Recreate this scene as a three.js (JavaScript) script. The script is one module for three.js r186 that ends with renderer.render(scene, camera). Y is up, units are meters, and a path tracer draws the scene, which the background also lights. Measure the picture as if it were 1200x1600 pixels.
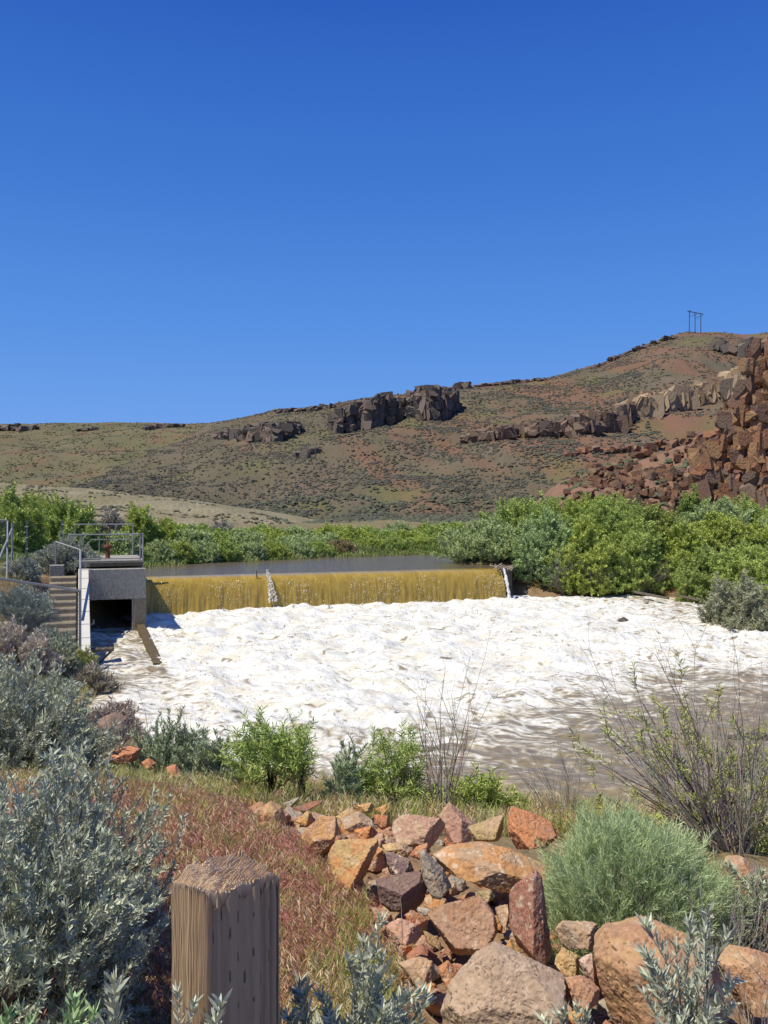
import * as THREE from 'three';
import { mergeGeometries, mergeVertices, toCreasedNormals } from 'three/addons/utils/BufferGeometryUtils.js';
import { ConvexGeometry } from 'three/addons/geometries/ConvexGeometry.js';
import { createNoise2D, createNoise3D } from 'simplex-noise';

/* ------------------------------------------------------------------ camera, sky, sun, exposure */
const scene = new THREE.Scene();
const FOV = 62, EYE = 3.7;
const camera = new THREE.PerspectiveCamera(FOV, 3 / 4, 0.1, 8000);
camera.position.set(0, EYE, 0);
camera.lookAt(0, EYE, -10);
const renderer = new THREE.WebGLRenderer({ antialias: true });
renderer.setSize(768, 1024);
renderer.toneMapping = THREE.LinearToneMapping;
renderer.toneMappingExposure = 1.2;
renderer.shadowMap.enabled = true;
renderer.shadowMap.type = THREE.PCFSoftShadowMap;
const SUN = new THREE.Vector3(-0.45, 0.87, 0.2).normalize();
const sun = new THREE.DirectionalLight(new THREE.Color().setRGB(1, 0.94, 0.8), 4.3);
sun.name = 'sun'; sun.position.copy(SUN).multiplyScalar(120); sun.castShadow = true;
sun.shadow.mapSize.set(4096, 4096);
Object.assign(sun.shadow.camera, { left: -60, right: 60, top: 60, bottom: -60, near: 1, far: 400 });
scene.add(sun);
{ // clear spring sky: pale at the horizon, deep blue high up
  const W = 64, H = 512, a = new Float32Array(W * H * 4);
  const stops = [[-90, .16, .14, .1], [-3, .16, .14, .1], [-0.5, .17, .35, .74], [5, .14, .31, .69], [12, .084, .24, .635], [20, .047, .168, .54], [31, .022, .098, .43], [50, .016, .078, .35], [90, .014, .066, .3]];
  for (let j = 0; j < H; j++) {
    const el = (j + .5) / H * 180 - 90;
    let k = 0; while (k < stops.length - 2 && el > stops[k + 1][0]) k++;
    const A = stops[k], B = stops[k + 1], t = Math.min(1, Math.max(0, (el - A[0]) / (B[0] - A[0])));
    for (let i = 0; i < W; i++) { const o = (j * W + i) * 4; for (let c = 0; c < 3; c++) a[o + c] = A[c + 1] + (B[c + 1] - A[c + 1]) * t; a[o + 3] = 1; }
  }
  const sky = new THREE.DataTexture(a, W, H, THREE.RGBAFormat, THREE.FloatType);
  sky.mapping = THREE.EquirectangularReflectionMapping; sky.magFilter = THREE.LinearFilter; sky.needsUpdate = true;
  scene.background = sky; scene.environment = sky;
}

/* ------------------------------------------------------------------ helpers */
const V = (x, y, z) => new THREE.Vector3(x, y, z);
const lerp = (a, b, t) => a + (b - a) * t;
const clamp = (x, a = 0, b = 1) => Math.min(b, Math.max(a, x));
const sstep = (a, b, x) => { const t = clamp((x - a) / (b - a)); return t * t * (3 - 2 * t); };
function rng(seed) { let a = seed >>> 0; return () => { a = (a + 0x6D2B79F5) | 0; let t = Math.imul(a ^ (a >>> 15), 1 | a); t = (t + Math.imul(t ^ (t >>> 7), 61 | t)) ^ t; return ((t ^ (t >>> 14)) >>> 0) / 4294967296; }; }
const n2 = createNoise2D(rng(11)), n3 = createNoise3D(rng(12));
const fbm2 = (x, y, o = 4) => { let s = 0, a = .5, f = 1; for (let i = 0; i < o; i++) { s += a * n2(x * f, y * f); f *= 2.03; a *= .5; } return s; };
const fbm3 = (x, y, z, o = 4) => { let s = 0, a = .5, f = 1; for (let i = 0; i < o; i++) { s += a * n3(x * f, y * f, z * f); f *= 2.03; a *= .5; } return s; };
const FPX = 800 / Math.tan(FOV / 2 * Math.PI / 180);                      // survey: sight line -> place at a known distance
const at = (px, py, d) => V((px - 600) / FPX * d, EYE - (py - 800) / FPX * d, -d);
const lin = (r, g, b) => new THREE.Color().setRGB(r, g, b);
const used = new Map();
function numbered(n) { const k = used.get(n) || 0; used.set(n, k + 1); return k ? `${n}_${String(k).padStart(3, '0')}` : n; }
function tag(o, label, category, group, kind) { o.userData.label = label; if (category) o.userData.category = category; if (group) o.userData.group = group; if (kind) o.userData.kind = kind; return o; }
function shade(o) { o.castShadow = true; o.receiveShadow = true; return o; }
function mesh(name, geo, mat, parent = scene) { const m = shade(new THREE.Mesh(geo, mat)); m.name = parent === scene ? numbered(name) : name; parent.add(m); return m; }
function thing(name, label, category, pos, group, turn = 0) { const g = new THREE.Group(); g.name = numbered(name); if (pos) g.position.copy(pos); g.rotation.y = turn; tag(g, label, category, group); scene.add(g); return g; }
function struct(name, geo, mat, label) { const m = mesh(name, geo, mat); m.userData.kind = 'structure'; if (label) m.userData.label = label; return m; }
function geoFrom(pos, idx, col, uv) {
  const g = new THREE.BufferGeometry();
  g.setAttribute('position', new THREE.Float32BufferAttribute(pos, 3));
  if (col) g.setAttribute('color', new THREE.Float32BufferAttribute(col, 3));
  if (uv) g.setAttribute('uv', new THREE.Float32BufferAttribute(uv, 2));
  if (idx) g.setIndex(idx);
  g.computeVertexNormals(); return g;
}
function tileTex(size, f, opts = {}) {           // f(u,v) -> [r,g,b] 0..1, wraps
  const [w, h] = Array.isArray(size) ? size : [size, size];
  const d = new Uint8Array(w * h * 4);
  for (let j = 0; j < h; j++) for (let i = 0; i < w; i++) { const c = f((i + .5) / w, (j + .5) / h), o = (j * w + i) * 4; d[o] = clamp(c[0]) * 255; d[o + 1] = clamp(c[1]) * 255; d[o + 2] = clamp(c[2]) * 255; d[o + 3] = 255; }
  const t = new THREE.DataTexture(d, w, h); t.wrapS = t.wrapT = THREE.RepeatWrapping; t.magFilter = THREE.LinearFilter; t.minFilter = THREE.LinearMipmapLinearFilter;
  if (opts.srgb) t.colorSpace = THREE.SRGBColorSpace; t.needsUpdate = true; return t;
}
// seamless noise: blend of shifted copies
const wrapN = (fn, u, v, s) => { const a = fn(u * s, v * s), b = fn((u - 1) * s, v * s), c = fn(u * s, (v - 1) * s), d = fn((u - 1) * s, (v - 1) * s); return lerp(lerp(a, b, u), lerp(c, d, u), v); };
const grainTex = tileTex(512, (u, v) => { const k = .5 + .48 * wrapN((x, y) => fbm2(x, y, 6), u, v, 9); return [k, k, k]; });
const pitTex = tileTex(512, (u, v) => { const a = wrapN((x, y) => fbm2(x + 40, y, 5), u, v, 22), b = Math.abs(wrapN((x, y) => fbm2(x, y + 70, 4), u, v, 7)); const k = .55 + .5 * a - .5 * Math.max(0, .12 - b) * 4; return [k, k, k]; });
const std = (o) => new THREE.MeshStandardMaterial(Object.assign({ roughness: .9, metalness: 0 }, o));
function boxUV(g, s = 1) {                       // uv in metres by dominant axis
  const p = g.attributes.position, n = g.attributes.normal, uv = new Float32Array(p.count * 2);
  for (let i = 0; i < p.count; i++) {
    const ax = Math.abs(n.getX(i)), ay = Math.abs(n.getY(i)), az = Math.abs(n.getZ(i));
    let u, v; if (ay >= ax && ay >= az) { u = p.getX(i); v = p.getZ(i); } else if (ax >= az) { u = p.getZ(i); v = p.getY(i); } else { u = p.getX(i); v = p.getY(i); }
    uv[i * 2] = u * s; uv[i * 2 + 1] = v * s;
  }
  g.setAttribute('uv', new THREE.BufferAttribute(uv, 2)); return g;
}
function rod(p, q, r, r2 = r, seg = 8) {
  const d = q.clone().sub(p), L = d.length(), g = new THREE.CylinderGeometry(r2, r, L, seg);
  g.translate(0, L / 2, 0); g.applyQuaternion(new THREE.Quaternion().setFromUnitVectors(V(0, 1, 0), d.normalize())); g.translate(p.x, p.y, p.z); return g;
}
function bx(x0, x1, y0, y1, z0, z1, bevel = .012) {
  const s = new THREE.Shape(), w = x1 - x0, h = y1 - y0; bevel = Math.min(bevel, w / 4, h / 4, (z1 - z0) / 4);
  s.moveTo(bevel, bevel); s.lineTo(w - bevel, bevel); s.lineTo(w - bevel, h - bevel); s.lineTo(bevel, h - bevel); s.closePath();
  const g = new THREE.ExtrudeGeometry(s, { depth: z1 - z0 - 2 * bevel, bevelEnabled: true, bevelSize: bevel, bevelThickness: bevel, bevelSegments: 1 });
  g.translate(x0, y0, z0 + bevel); return boxUV(g);
}

/* ------------------------------------------------------------------ river outlines (x, distance) and the ground */
const LOWER = [[-7.43, 26.7], [-9.2, 26.7], [-7.35, 20.7], [-5.0, 15.2], [-3.2, 12.6], [0, 11.4], [4, 10.4], [10, 8.8], [30, 4], [45, 6], [24, 15], [14.5, 20], [12.4, 26], [12.6, 33], [11.5, 36.6], [5.4, 36.6], [-8.9, 31]];
const UPPER = [[-8.9, 30.8], [5.3, 35.9], [4.6, 38.2], [3.0, 39.8], [3.6, 42], [9, 47], [30, 52], [30, 58], [9, 51.5], [3, 48.4], [-2.6, 45.5], [-10.4, 37.6], [-10.2, 33]];
function sdf(poly, x, y) {
  let d = 1e9, inside = false;
  for (let i = 0, j = poly.length - 1; i < poly.length; j = i++) {
    const [ax, ay] = poly[j], [bx_, by] = poly[i], ex = bx_ - ax, ey = by - ay, t = clamp(((x - ax) * ex + (y - ay) * ey) / (ex * ex + ey * ey));
    d = Math.min(d, Math.hypot(x - ax - ex * t, y - ay - ey * t));
    if ((by > y) !== (ay > y) && x < (ax - bx_) * (y - by) / (ay - by) + bx_) inside = !inside;
  }
  return inside ? -d : d;
}
const PROF = [[-3, -1.3], [-.5, -.45], [0, -.08], [1.2, .3], [3, .78], [4.3, 1.12], [5.5, 1.36], [8, 1.42], [9.5, 1.75], [11.5, 2.08], [15, 2.2], [400, 2.6]];
function prof(d) { if (d <= PROF[0][0]) return PROF[0][1]; for (let i = 1; i < PROF.length; i++) if (d < PROF[i][0]) { const A = PROF[i - 1], B = PROF[i]; return lerp(A[1], B[1], (d - A[0]) / (B[0] - A[0])); } return 2.6; }
function groundY(x, D) {
  const dL = D > 90 || Math.abs(x) > 90 ? 60 : sdf(LOWER, x, D), dU = D > 90 || Math.abs(x) > 90 ? 60 : sdf(UPPER, x, D);
  let yL = prof(dL);
  if (D > 20) yL = Math.max(yL, dL > 0 ? lerp(0, 1.8, sstep(0, 4.5, dL)) : yL);
  const left = sstep(-8.9, -10.8, x) * sstep(19.5, 26, D) * sstep(0, .8, dL);
  yL = lerp(yL, Math.max(yL, 2.0), left);
  const yU = dU < 0 ? 1.15 - clamp(-dU / 2) * .9 : 1.15 + sstep(0, 2.2, dU) * .55 + sstep(3, 30, dU) * .5;
  let y = Math.min(yL, yU);
  if (dU < .3 && dU > -50) y = Math.min(y, yU);
  const grassMound = .28 * Math.exp(-(((x + 1.9) / 1.2) ** 2) - (((D - 4.6) / 2.6) ** 2));
  y += grassMound;
  const dn = Math.min(D, 40);
  y += .05 * fbm2(x * .9, D * .9, 3) + (D < 14 ? .03 * fbm2(x * 4, D * 4, 3) : 0) + (D > 60 ? .6 * fbm2(x * .05, D * .05, 2) : 0);
  return y;
}
const gp = (x, D, dy = 0) => V(x, groundY(x, D) + dy, -D);
{
  const steps = (lo, hi, c, fine, k) => { const a = [c]; let s = c; while (s < hi) { s += fine + Math.max(0, Math.abs(s - c) - 6) * k; a.push(s); } s = c; while (s > lo) { s -= fine + Math.max(0, Math.abs(s - c) - 6) * k; a.unshift(s); } return a; };
  const xs = steps(-3000, 3000, 0, .085, .03), ds = steps(-60, 3000, 4, .085, .028);
  const pos = [], idx = [], col = [], uv = [];
  for (const D of ds) for (const x of xs) {
    const far = Math.hypot(x, D);
    pos.push(x, far > 400 ? 1.5 : groundY(x, D), -D); uv.push(x / 1.3, D / 1.3);
    const k = fbm2(x * .7 + 9, D * .7, 4), q = fbm2(x * .23, D * .23 + 30, 3);
    const c = [lerp(.21, .28, .5 + k), lerp(.13, .17, .5 + k), lerp(.07, .09, .5 + k)];
    const gr = Math.max(sstep(-.1, .35, q) * .55, sstep(28, 36, D) * (x > 5 && D < 44 ? .15 : .75) + .2 * k); c[0] = lerp(c[0], .16, gr); c[1] = lerp(c[1], .15, gr); c[2] = lerp(c[2], .06, gr);
    col.push(...c);
  }
  const w = xs.length;
  for (let j = 0; j < ds.length - 1; j++) for (let i = 0; i < w - 1; i++) { const a = j * w + i; idx.push(a, a + 1, a + w, a + 1, a + w + 1, a + w); }
  struct('ground', geoFrom(pos, idx, col, uv), std({ vertexColors: true, roughness: .95, bumpMap: grainTex, bumpScale: .05 }), 'reddish brown soil of the river banks');
}

/* ------------------------------------------------------------------ hills */
function hillSurface(cols, noiseAmp, noiseF, backMul) {  // cols: [px, rimPy, rimD, footD, footY, toeD, toeY]
  const C = cols.map(([px, py, d, fd, fy, td, ty]) => {
    const k = (px - 600) / FPX, y = EYE - (py - 800) / FPX * d;
    return { px, k, pts: [[td, ty], [fd, fy], [d, y], [d * backMul, y + 1]] };
  });
  return (s, t) => {                              // s: px, t: 0 toe, 1 foot, 2 rim, 3 back
    let i = 0; while (i < C.length - 2 && s > C[i + 1].px) i++;
    const A = C[i], B = C[i + 1]; let f = clamp((s - A.px) / (B.px - A.px)); f = lerp(f, f * f * (3 - 2 * f), .35);
    const j = Math.min(2, Math.floor(t)), g = t - j;
    const one = (Q) => [lerp(Q.pts[j][0], Q.pts[j + 1][0], g), lerp(Q.pts[j][1], Q.pts[j + 1][1], g)];
    const a = one(A), b = one(B), D = lerp(a[0], b[0], f), y0 = lerp(a[1], b[1], f);
    const x = (s - 600) / FPX * D, m = t < 1 ? t : t < 2 ? 1 : 1;
    const dimmed = t > 1 && t <= 2 ? 1 - sstep(1.8, 2, t) * .8 : t < 1 ? t : .2;
    const y = y0 + noiseAmp * dimmed * (fbm2(x * noiseF, D * noiseF, 5) + .35 * Math.abs(fbm2(x * noiseF * 3 + 7, D * noiseF * .8, 3)));
    return V(x, y, -D);
  };
}
function hillMesh(name, S, s0, s1, ns, nt, colour, label) {
  const pos = [], col = [], idx = [], uv = [];
  for (let j = 0; j <= nt; j++) for (let i = 0; i <= ns; i++) {
    const s = lerp(s0, s1, i / ns), t = 3 * Math.pow(j / nt, 1), p = S(s, t); pos.push(p.x, p.y, p.z); col.push(...colour(p, s, t)); uv.push(p.x / 9, (p.y * 1.2 + p.z) / 9);
  }
  const w = ns + 1;
  for (let j = 0; j < nt; j++) for (let i = 0; i < ns; i++) { const a = j * w + i; idx.push(a, a + 1, a + w, a + 1, a + w + 1, a + w); }
  return struct(name, geoFrom(pos, idx, col, uv), std({ vertexColors: true, roughness: 1, bumpMap: grainTex, bumpScale: .5 }), label);
}
const mixC = (a, b, t) => [lerp(a[0], b[0], t), lerp(a[1], b[1], t), lerp(a[2], b[2], t)];
const OLIVE = [.1, .086, .045], DRY = [.132, .104, .062], RED = [.195, .09, .05], MEADOW = [.13, .128, .036], PINK = [.162, .106, .07];
const mainCols = [[-60, 802, 150, 120, 2, 95, 1.4], [100, 772, 230, 135, 2.4, 95, 1.4], [130, 757, 270, 140, 2.4, 95, 1.4], [200, 725, 360, 150, 2.4, 95, 1.3], [280, 690, 470, 160, 2.4, 95, 1.3], [330, 661, 540, 165, 2.4, 95, 1.3], [440, 640, 470, 170, 2.4, 95, 1.2], [520, 632, 430, 170, 2.4, 95, 1.2], [600, 618, 400, 170, 2.4, 95, 1.2], [680, 608, 390, 168, 2.4, 95, 1.2], [730, 603, 390, 166, 2.4, 95, 1.2], [800, 598, 400, 165, 2.4, 95, 1.2], [850, 591, 405, 165, 2.4, 95, 1.2], [940, 568, 420, 165, 2.4, 95, 1.2], [1010, 537, 430, 165, 2.4, 95, 1.2], [1075, 518, 440, 165, 2.4, 95, 1.2], [1110, 517, 440, 165, 2.4, 95, 1.2], [1160, 523, 430, 165, 2.4, 95, 1.2], [1200, 520, 420, 165, 2.4, 95, 1.2], [1500, 480, 400, 165, 2.4, 95, 1.2], [2300, 470, 380, 160, 2.4, 95, 1.2]];
const mainS = hillSurface(mainCols, 5.5, .012, 1.8);
const mainColour = (p, s, t) => {
  const k = fbm2(p.x * .03, p.z * .03, 4), q = fbm2(p.x * .011 + 5, p.z * .011 + p.y * .02, 4), r = fbm2((p.x + p.y * .9) * .035, (p.y * .35) * .035 + 20, 4);
  let c = mixC(OLIVE, DRY, clamp(.5 + k));
  c = mixC(c, PINK, sstep(-.1, .5, q) * sstep(380, 620, s) * .75);
  c = mixC(c, RED, sstep(-.1, .45, r + lerp(-.3, .24, clamp((s - 450) / 450))) * .62);
  c = mixC(c, MEADOW, sstep(.2, .5, fbm2(p.x * .022 + 40, (p.z + p.y) * .022, 3)) * .55);
  return c;
};
hillMesh('hill', mainS, -60, 2300, 420, 260, mainColour, 'brown sagebrush hillside rising behind the river');
const farCols = [[-900, 655, 900, 420, 6, 300, 2], [0, 661.5, 850, 400, 6, 280, 2], [130, 661.5, 820, 400, 6, 280, 2], [320, 660.5, 780, 380, 6, 280, 2], [560, 652, 760, 380, 6, 280, 2]];
const farS = hillSurface(farCols, 7, .006, 2.5);
hillMesh('far_hill', farS, -900, 560, 220, 150, (p, s, t) => { const k = fbm2(p.x * .012, p.z * .012, 4), r = fbm2(p.x * .02 + 3, p.y * .05, 3); let c = mixC([.112, .105, .045], [.15, .125, .06], clamp(.5 + k)); c = mixC(c, RED, sstep(.1, .4, r) * .45); return mixC(c, MEADOW, sstep(.15, .4, fbm2(p.x * .03 + 8, p.z * .03, 3)) * .35); }, 'flat topped olive hillside far behind the willows');
const lowCols = [[-700, 725, 150, 90, 2.3, 70, 1.2], [0, 754, 135, 86, 2.3, 68, 1.2], [130, 763, 128, 84, 2.3, 68, 1.2], [270, 779, 118, 80, 2.2, 66, 1.2], [400, 806, 105, 76, 2, 64, 1.2], [490, 833, 92, 74, 1.6, 62, 1], [560, 846, 86, 72, .8, 62, .5]];
const lowS = hillSurface(lowCols, 1.1, .03, 1.5);
hillMesh('low_hill', lowS, -700, 560, 220, 120, (p) => { const k = fbm2(p.x * .08, p.z * .08, 4); return mixC([.195, .165, .085], [.255, .22, .13], clamp(.5 + k * 1.2)); }, 'low dry grass hill sloping down towards the river');
const talusCols = [[830, 790, 150, 120, 1.5, 95, 1], [880, 752, 146, 122, 4, 96, 1.2], [930, 728, 142, 122, 5, 96, 1.2], [1000, 721, 138, 120, 5, 96, 1.2], [1060, 698, 134, 118, 5, 95, 1.2], [1110, 684, 132, 116, 5, 94, 1.2], [1132, 630, 134, 115, 5, 94, 1.2], [1165, 600, 134, 112, 5, 93, 1.2], [1178, 540, 134, 111, 5, 92, 1.2], [1200, 530, 132, 110, 5, 92, 1.2], [1500, 480, 125, 100, 5, 86, 1.2], [2300, 460, 110, 84, 5, 70, 1.2]];
const talus0 = hillSurface(talusCols, 2.2, .05, 1.5);
const talusS = (s, t) => { const p = talus0(s, t); if (t > .3 && t < 2.2) { const q = (f, o) => Math.round(2.5 * n3(p.x * f + o, p.y * f * 1.3, p.z * f * .4)) / 2.5, w = sstep(.3, .7, t) * lerp(.4, 1, sstep(1080, 1140, s)); p.z += w * (1.5 * q(.09, 4) + .9 * q(.24, 9) + .45 * q(.6, 2)); p.y += w * .5 * q(.3, 30); } return p; };
hillMesh('talus_slope', talusS, 830, 1900, 480, 260, (p) => { const k = fbm3(p.x * .09, p.y * .12, p.z * .09, 4); return mixC(mixC([.24, .13, .08], [.2, .13, .085], clamp(.5 + k * 1.3)), [.15, .13, .06], sstep(.1, .4, fbm2(p.x * .1 + 70, p.y * .2, 3)) * .6); }, 'rusty red talus below the basalt cliff');

/* sagebrush dots over the hills: uncountable */
function clumpGeo(seed) {
  const g0 = new THREE.IcosahedronGeometry(1, 1); const g = mergeVertices(g0.deleteAttribute('uv') && g0.deleteAttribute('normal') && g0); const p = g.attributes.position, r = rng(seed);
  for (let i = 0; i < p.count; i++) { const k = .62 + .55 * r(); p.setXYZ(i, p.getX(i) * k, Math.max(-.15, p.getY(i) * k * .8) + .12, p.getZ(i) * k); }
  const h = g.toNonIndexed(); h.computeVertexNormals(); return h;
}
const clumps = [1, 2, 3].map(clumpGeo);
const M4 = new THREE.Matrix4(), Q4 = new THREE.Quaternion(), E4 = new THREE.Euler(), S4 = V(1, 1, 1), C4 = new THREE.Color();
function scatter(name, label, geo, mat, list) {   // list: {p, q|ry, s, c}
  const m = shade(new THREE.InstancedMesh(geo, mat, list.length)); m.name = numbered(name); tag(m, label, null, null, 'stuff');
  list.forEach((o, i) => { if (o.q) Q4.copy(o.q); else Q4.setFromEuler(E4.set(0, o.ry || 0, 0)); if (o.s.isVector3) S4.copy(o.s); else S4.set(o.s, o.s, o.s); m.setMatrixAt(i, M4.compose(o.p, Q4, S4)); if (o.c) m.setColorAt(i, o.c); });
  scene.add(m); return m;
}
{
  const R = rng(77), mat = std({ color: 0xffffff, roughness: 1 });
  const lists = [[], [], []];
  const put = (S, s0, s1, n, size, tone, dens, t0 = .15) => {
    let made = 0, tries = 0;
    while (made < n && tries++ < n * 6) {
      const s = lerp(s0, s1, R()), t = lerp(t0, 2.0, R()), p = S(s, t);
      const d = fbm2(p.x * .035, p.z * .035, 3) + dens; if (R() > sstep(-.35, .35, d)) continue;
      const k = size * (.45 + .8 * R() * R() + .25 * R()), v = .75 + .5 * R();
      lists[Math.floor(R() * 3)].push({ p: p.setY(p.y - .08 * k), ry: R() * 6.28, s: V(k, k * (.75 + .4 * R()), k), c: lin(tone[0] * v * (.9 + .25 * R()), tone[1] * v, tone[2] * v * (.85 + .3 * R())) }); made++;
    }
  };
  { for (let i = 0; i < 9000; i++) { const s = lerp(100, 1000, R()), p = mainS(s, lerp(.02, 1.1, R())); if (R() > .55 + fbm2(p.x * .06, p.z * .06, 2)) continue; const k = .35 + .5 * R(), v = .8 + .5 * R(); lists[i % 3].push({ p: p.setY(p.y - .05), ry: R() * 6.28, s: V(k, k * .9, k), c: lin(.09 * v, .095 * v, .055 * v) }); } }
  put(mainS, 110, 1000, 50000, .46, [.082, .082, .06], .2);
  put(mainS, 800, 1350, 13000, .54, [.1, .1, .07], 0);
  put(farS, -250, 420, 22000, .72, [.09, .09, .05], .05);
  put(lowS, -300, 520, 2600, .32, [.1, .1, .06], -.1);
  put(talusS, 880, 1300, 260, .75, [.09, .11, .055], -.05, .9);
  lists.forEach((l, i) => scatter('hillside_sagebrush', 'dull green sagebrush dotting the hillsides', clumps[i], mat, l));
}

/* ------------------------------------------------------------------ rock outcrops and cliffs, block by block */
function blockGeo(seed) {                         // jointed basalt block, unit size
  const r = rng(seed), P = [];
  const tl = () => (r() - .5) * .5;
  for (const [a, b, c] of [[1, 0, 0], [-1, 0, 0], [0, 1, 0], [0, -1, 0], [0, 0, 1], [0, 0, -1]]) { const v = V(a + (a ? 0 : tl()), b + (b ? 0 : tl()), c + (c ? 0 : tl())).normalize(); P.push([v.x, v.y, v.z, .4 + .14 * r()]); }
  for (let k = 0; k < 6; k++) { const v = V(r() - .5, r() * .9 - .4, r() - .5).normalize(); P.push([v.x, v.y, v.z, .4 + .18 * r()]); }
  const pts = [], m3 = new THREE.Matrix3();
  for (let i = 0; i < P.length; i++) for (let j = i + 1; j < P.length; j++) for (let k = j + 1; k < P.length; k++) {
    const A = P[i], B = P[j], C = P[k]; m3.set(A[0], A[1], A[2], B[0], B[1], B[2], C[0], C[1], C[2]); if (Math.abs(m3.determinant()) < .02) continue;
    const v = V(A[3], B[3], C[3]).applyMatrix3(m3.invert()); if (P.every(([a, b, c, w]) => a * v.x + b * v.y + c * v.z < w + 1e-4)) pts.push(v);
  }
  const h = new ConvexGeometry(pts); h.computeVertexNormals(); return boxUV(h, .4);
}
const blocks = [...Array(10).keys()].map((i) => blockGeo(300 + i * 7));
const rockMats = (list, n) => list.flatMap((c) => [...Array(n).keys()].map((k) => std({ color: lin(c[0] * (.8 + .2 * k), c[1] * (.8 + .2 * k), c[2] * (.8 + .2 * k)), roughness: .95, bumpMap: grainTex, bumpScale: .12 })));
const basaltM = rockMats([[.125, .105, .085], [.16, .13, .105], [.175, .125, .095]], 2), redM = rockMats([[.23, .115, .065], [.27, .125, .065], [.18, .105, .072], [.32, .18, .09], [.2, .135, .098]], 2), tanM = rockMats([[.36, .255, .15], [.31, .21, .125], [.39, .29, .18]], 2);
function outcrop(name, label, S, spans, mats, w, h, seed, n, group, yaw = 3.14) {  // spans: [px, topPy, botPy][]
  const R = rng(seed), first = spans[0], last = spans[spans.length - 1];
  const place = (px, py, off) => { // walk up the slope until the sight height fits
    let best = null, bd = 1e9; for (let t = .3; t <= 2.0; t += .02) { const p = S(px, t), q = 800 - (p.y - EYE) / -p.z * FPX; if (Math.abs(q - py) < bd) { bd = Math.abs(q - py); best = p; } }
    const dist = Math.hypot(best.x, best.z); best.z += off; return best;
  };
  const mid = place((first[0] + last[0]) / 2, (first[1] + first[2]) / 2, 0);
  const g = thing(name, label, 'rock outcrop', mid, group);
  for (let i = 0; i < n; i++) {
    const px = lerp(first[0], last[0], (i + R()) / n); let k = 0; while (k < spans.length - 2 && px > spans[k + 1][0]) k++;
    const f = (px - spans[k][0]) / (spans[k + 1][0] - spans[k][0]), top = lerp(spans[k][1], spans[k + 1][1], f), bot = lerp(spans[k][2], spans[k + 1][2], f);
    const foot = place(px, bot, 0), D = -foot.z, H = (bot - top) / FPX * D;
    const nb = Math.max(1, Math.round(H / (h * 1.0)));
    const lev = Math.floor(R() * nb), ww = w * (.6 + .8 * R()), hh = Math.min(H * 1.15, h * (.8 + .9 * R()));
    const m = mesh('rock_block', blocks[Math.floor(R() * blocks.length)], mats[Math.floor(R() * mats.length)], g);
    m.position.set(foot.x, foot.y + (lev + .45) * H / nb - .1 * h, foot.z - (lev / nb) * w * .5 + (R() - .35) * w * .5).sub(g.position);
    m.scale.set(ww * 1.2, hh * 1.05 * (.6 + .6 * R()), w * (1.0 + .5 * R())); m.rotation.set((R() - .5) * .3, (R() - .5) * 2 * yaw, (R() - .5) * .3);
  }
  return g;
}
outcrop('basalt_outcrop', 'tallest dark basalt outcrop standing square on the skyline of the hill', mainS, [[642, 616, 652], [660, 607, 655], [690, 605, 655], [711, 614, 640]], basaltM, 2.6, 3.4, 1, 280);
outcrop('basalt_outcrop', 'wide grey basalt outcrop beside a yellow green patch below the rim', mainS, [[517, 655, 672], [530, 638, 677], [560, 630, 672], [600, 618, 664], [630, 625, 656]], basaltM, 2.6, 2.8, 2, 295);
outcrop('basalt_outcrop', 'low dark basalt ledge on the hillside above the dry hill', mainS, [[338, 676, 684], [390, 668, 687], [420, 664, 690], [445, 662, 682], [465, 662, 672]], basaltM, 2.8, 2.8, 3, 140);
outcrop('basalt_outcrop', 'small dark rock ledge below the low basalt ledge', mainS, [[462, 708, 713], [480, 704, 712], [497, 702, 709]], basaltM, 2, 2.2, 4, 14);
outcrop('basalt_outcrop', 'thin rim of dark rock along the hill crest', mainS, [[430, 640, 646], [500, 633, 640], [560, 626, 633], [600, 618, 624]], basaltM, 2.2, 1.2, 5, 50);
outcrop('basalt_outcrop', 'small rounded rock knob on the skyline beside the tallest outcrop', mainS, [[712, 599, 607], [722, 597, 606], [733, 600, 606]], basaltM, 3, 3, 6, 10);
outcrop('basalt_outcrop', 'low rock rim on the crest where the hill bends up', mainS, [[745, 599, 604], [800, 595, 600], [850, 589, 594]], basaltM, 2, 1, 7, 26);
outcrop('basalt_outcrop', 'small rock steps along the crest below the power poles', mainS, [[935, 568, 574], [960, 556, 563], [1010, 536, 543], [1060, 521, 527]], basaltM, 1.8, 1.2, 8, 26);
outcrop('rock_band', 'long stepped brown rock band crossing the red hillside', mainS, [[728, 682, 690], [790, 666, 684], [850, 660, 682], [900, 655, 680], [950, 648, 672], [985, 632, 664]], rockMats([[.15, .1, .07], [.18, .12, .085], [.2, .14, .1]], 2), 2.8, 3, 9, 230);
outcrop('tan_cliff', 'pale tan cliff band high on the hill beside the rust red cliff', mainS, [[972, 630, 648], [1010, 618, 650], [1060, 608, 640], [1090, 602, 628], [1130, 588, 622], [1178, 574, 612]], tanM, 3.4, 5, 10, 290, null, .35);
outcrop('basalt_outcrop', 'dark rocks under the crest beside the power poles', mainS, [[1120, 534, 546], [1150, 540, 556], [1180, 530, 560]], basaltM, 4, 4, 11, 26);
outcrop('basalt_outcrop', 'dark rock streak at the rim of the far flat hill', farS, [[-40, 664, 672], [0, 666, 674], [30, 664, 673], [58, 666, 670]], basaltM, 5, 3.2, 12, 26);
outcrop('basalt_outcrop', 'broken rock ledge at the rim where the draw begins', farS, [[225, 665, 672], [250, 662, 669], [285, 661, 667]], basaltM, 5, 3, 13, 20);
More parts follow.
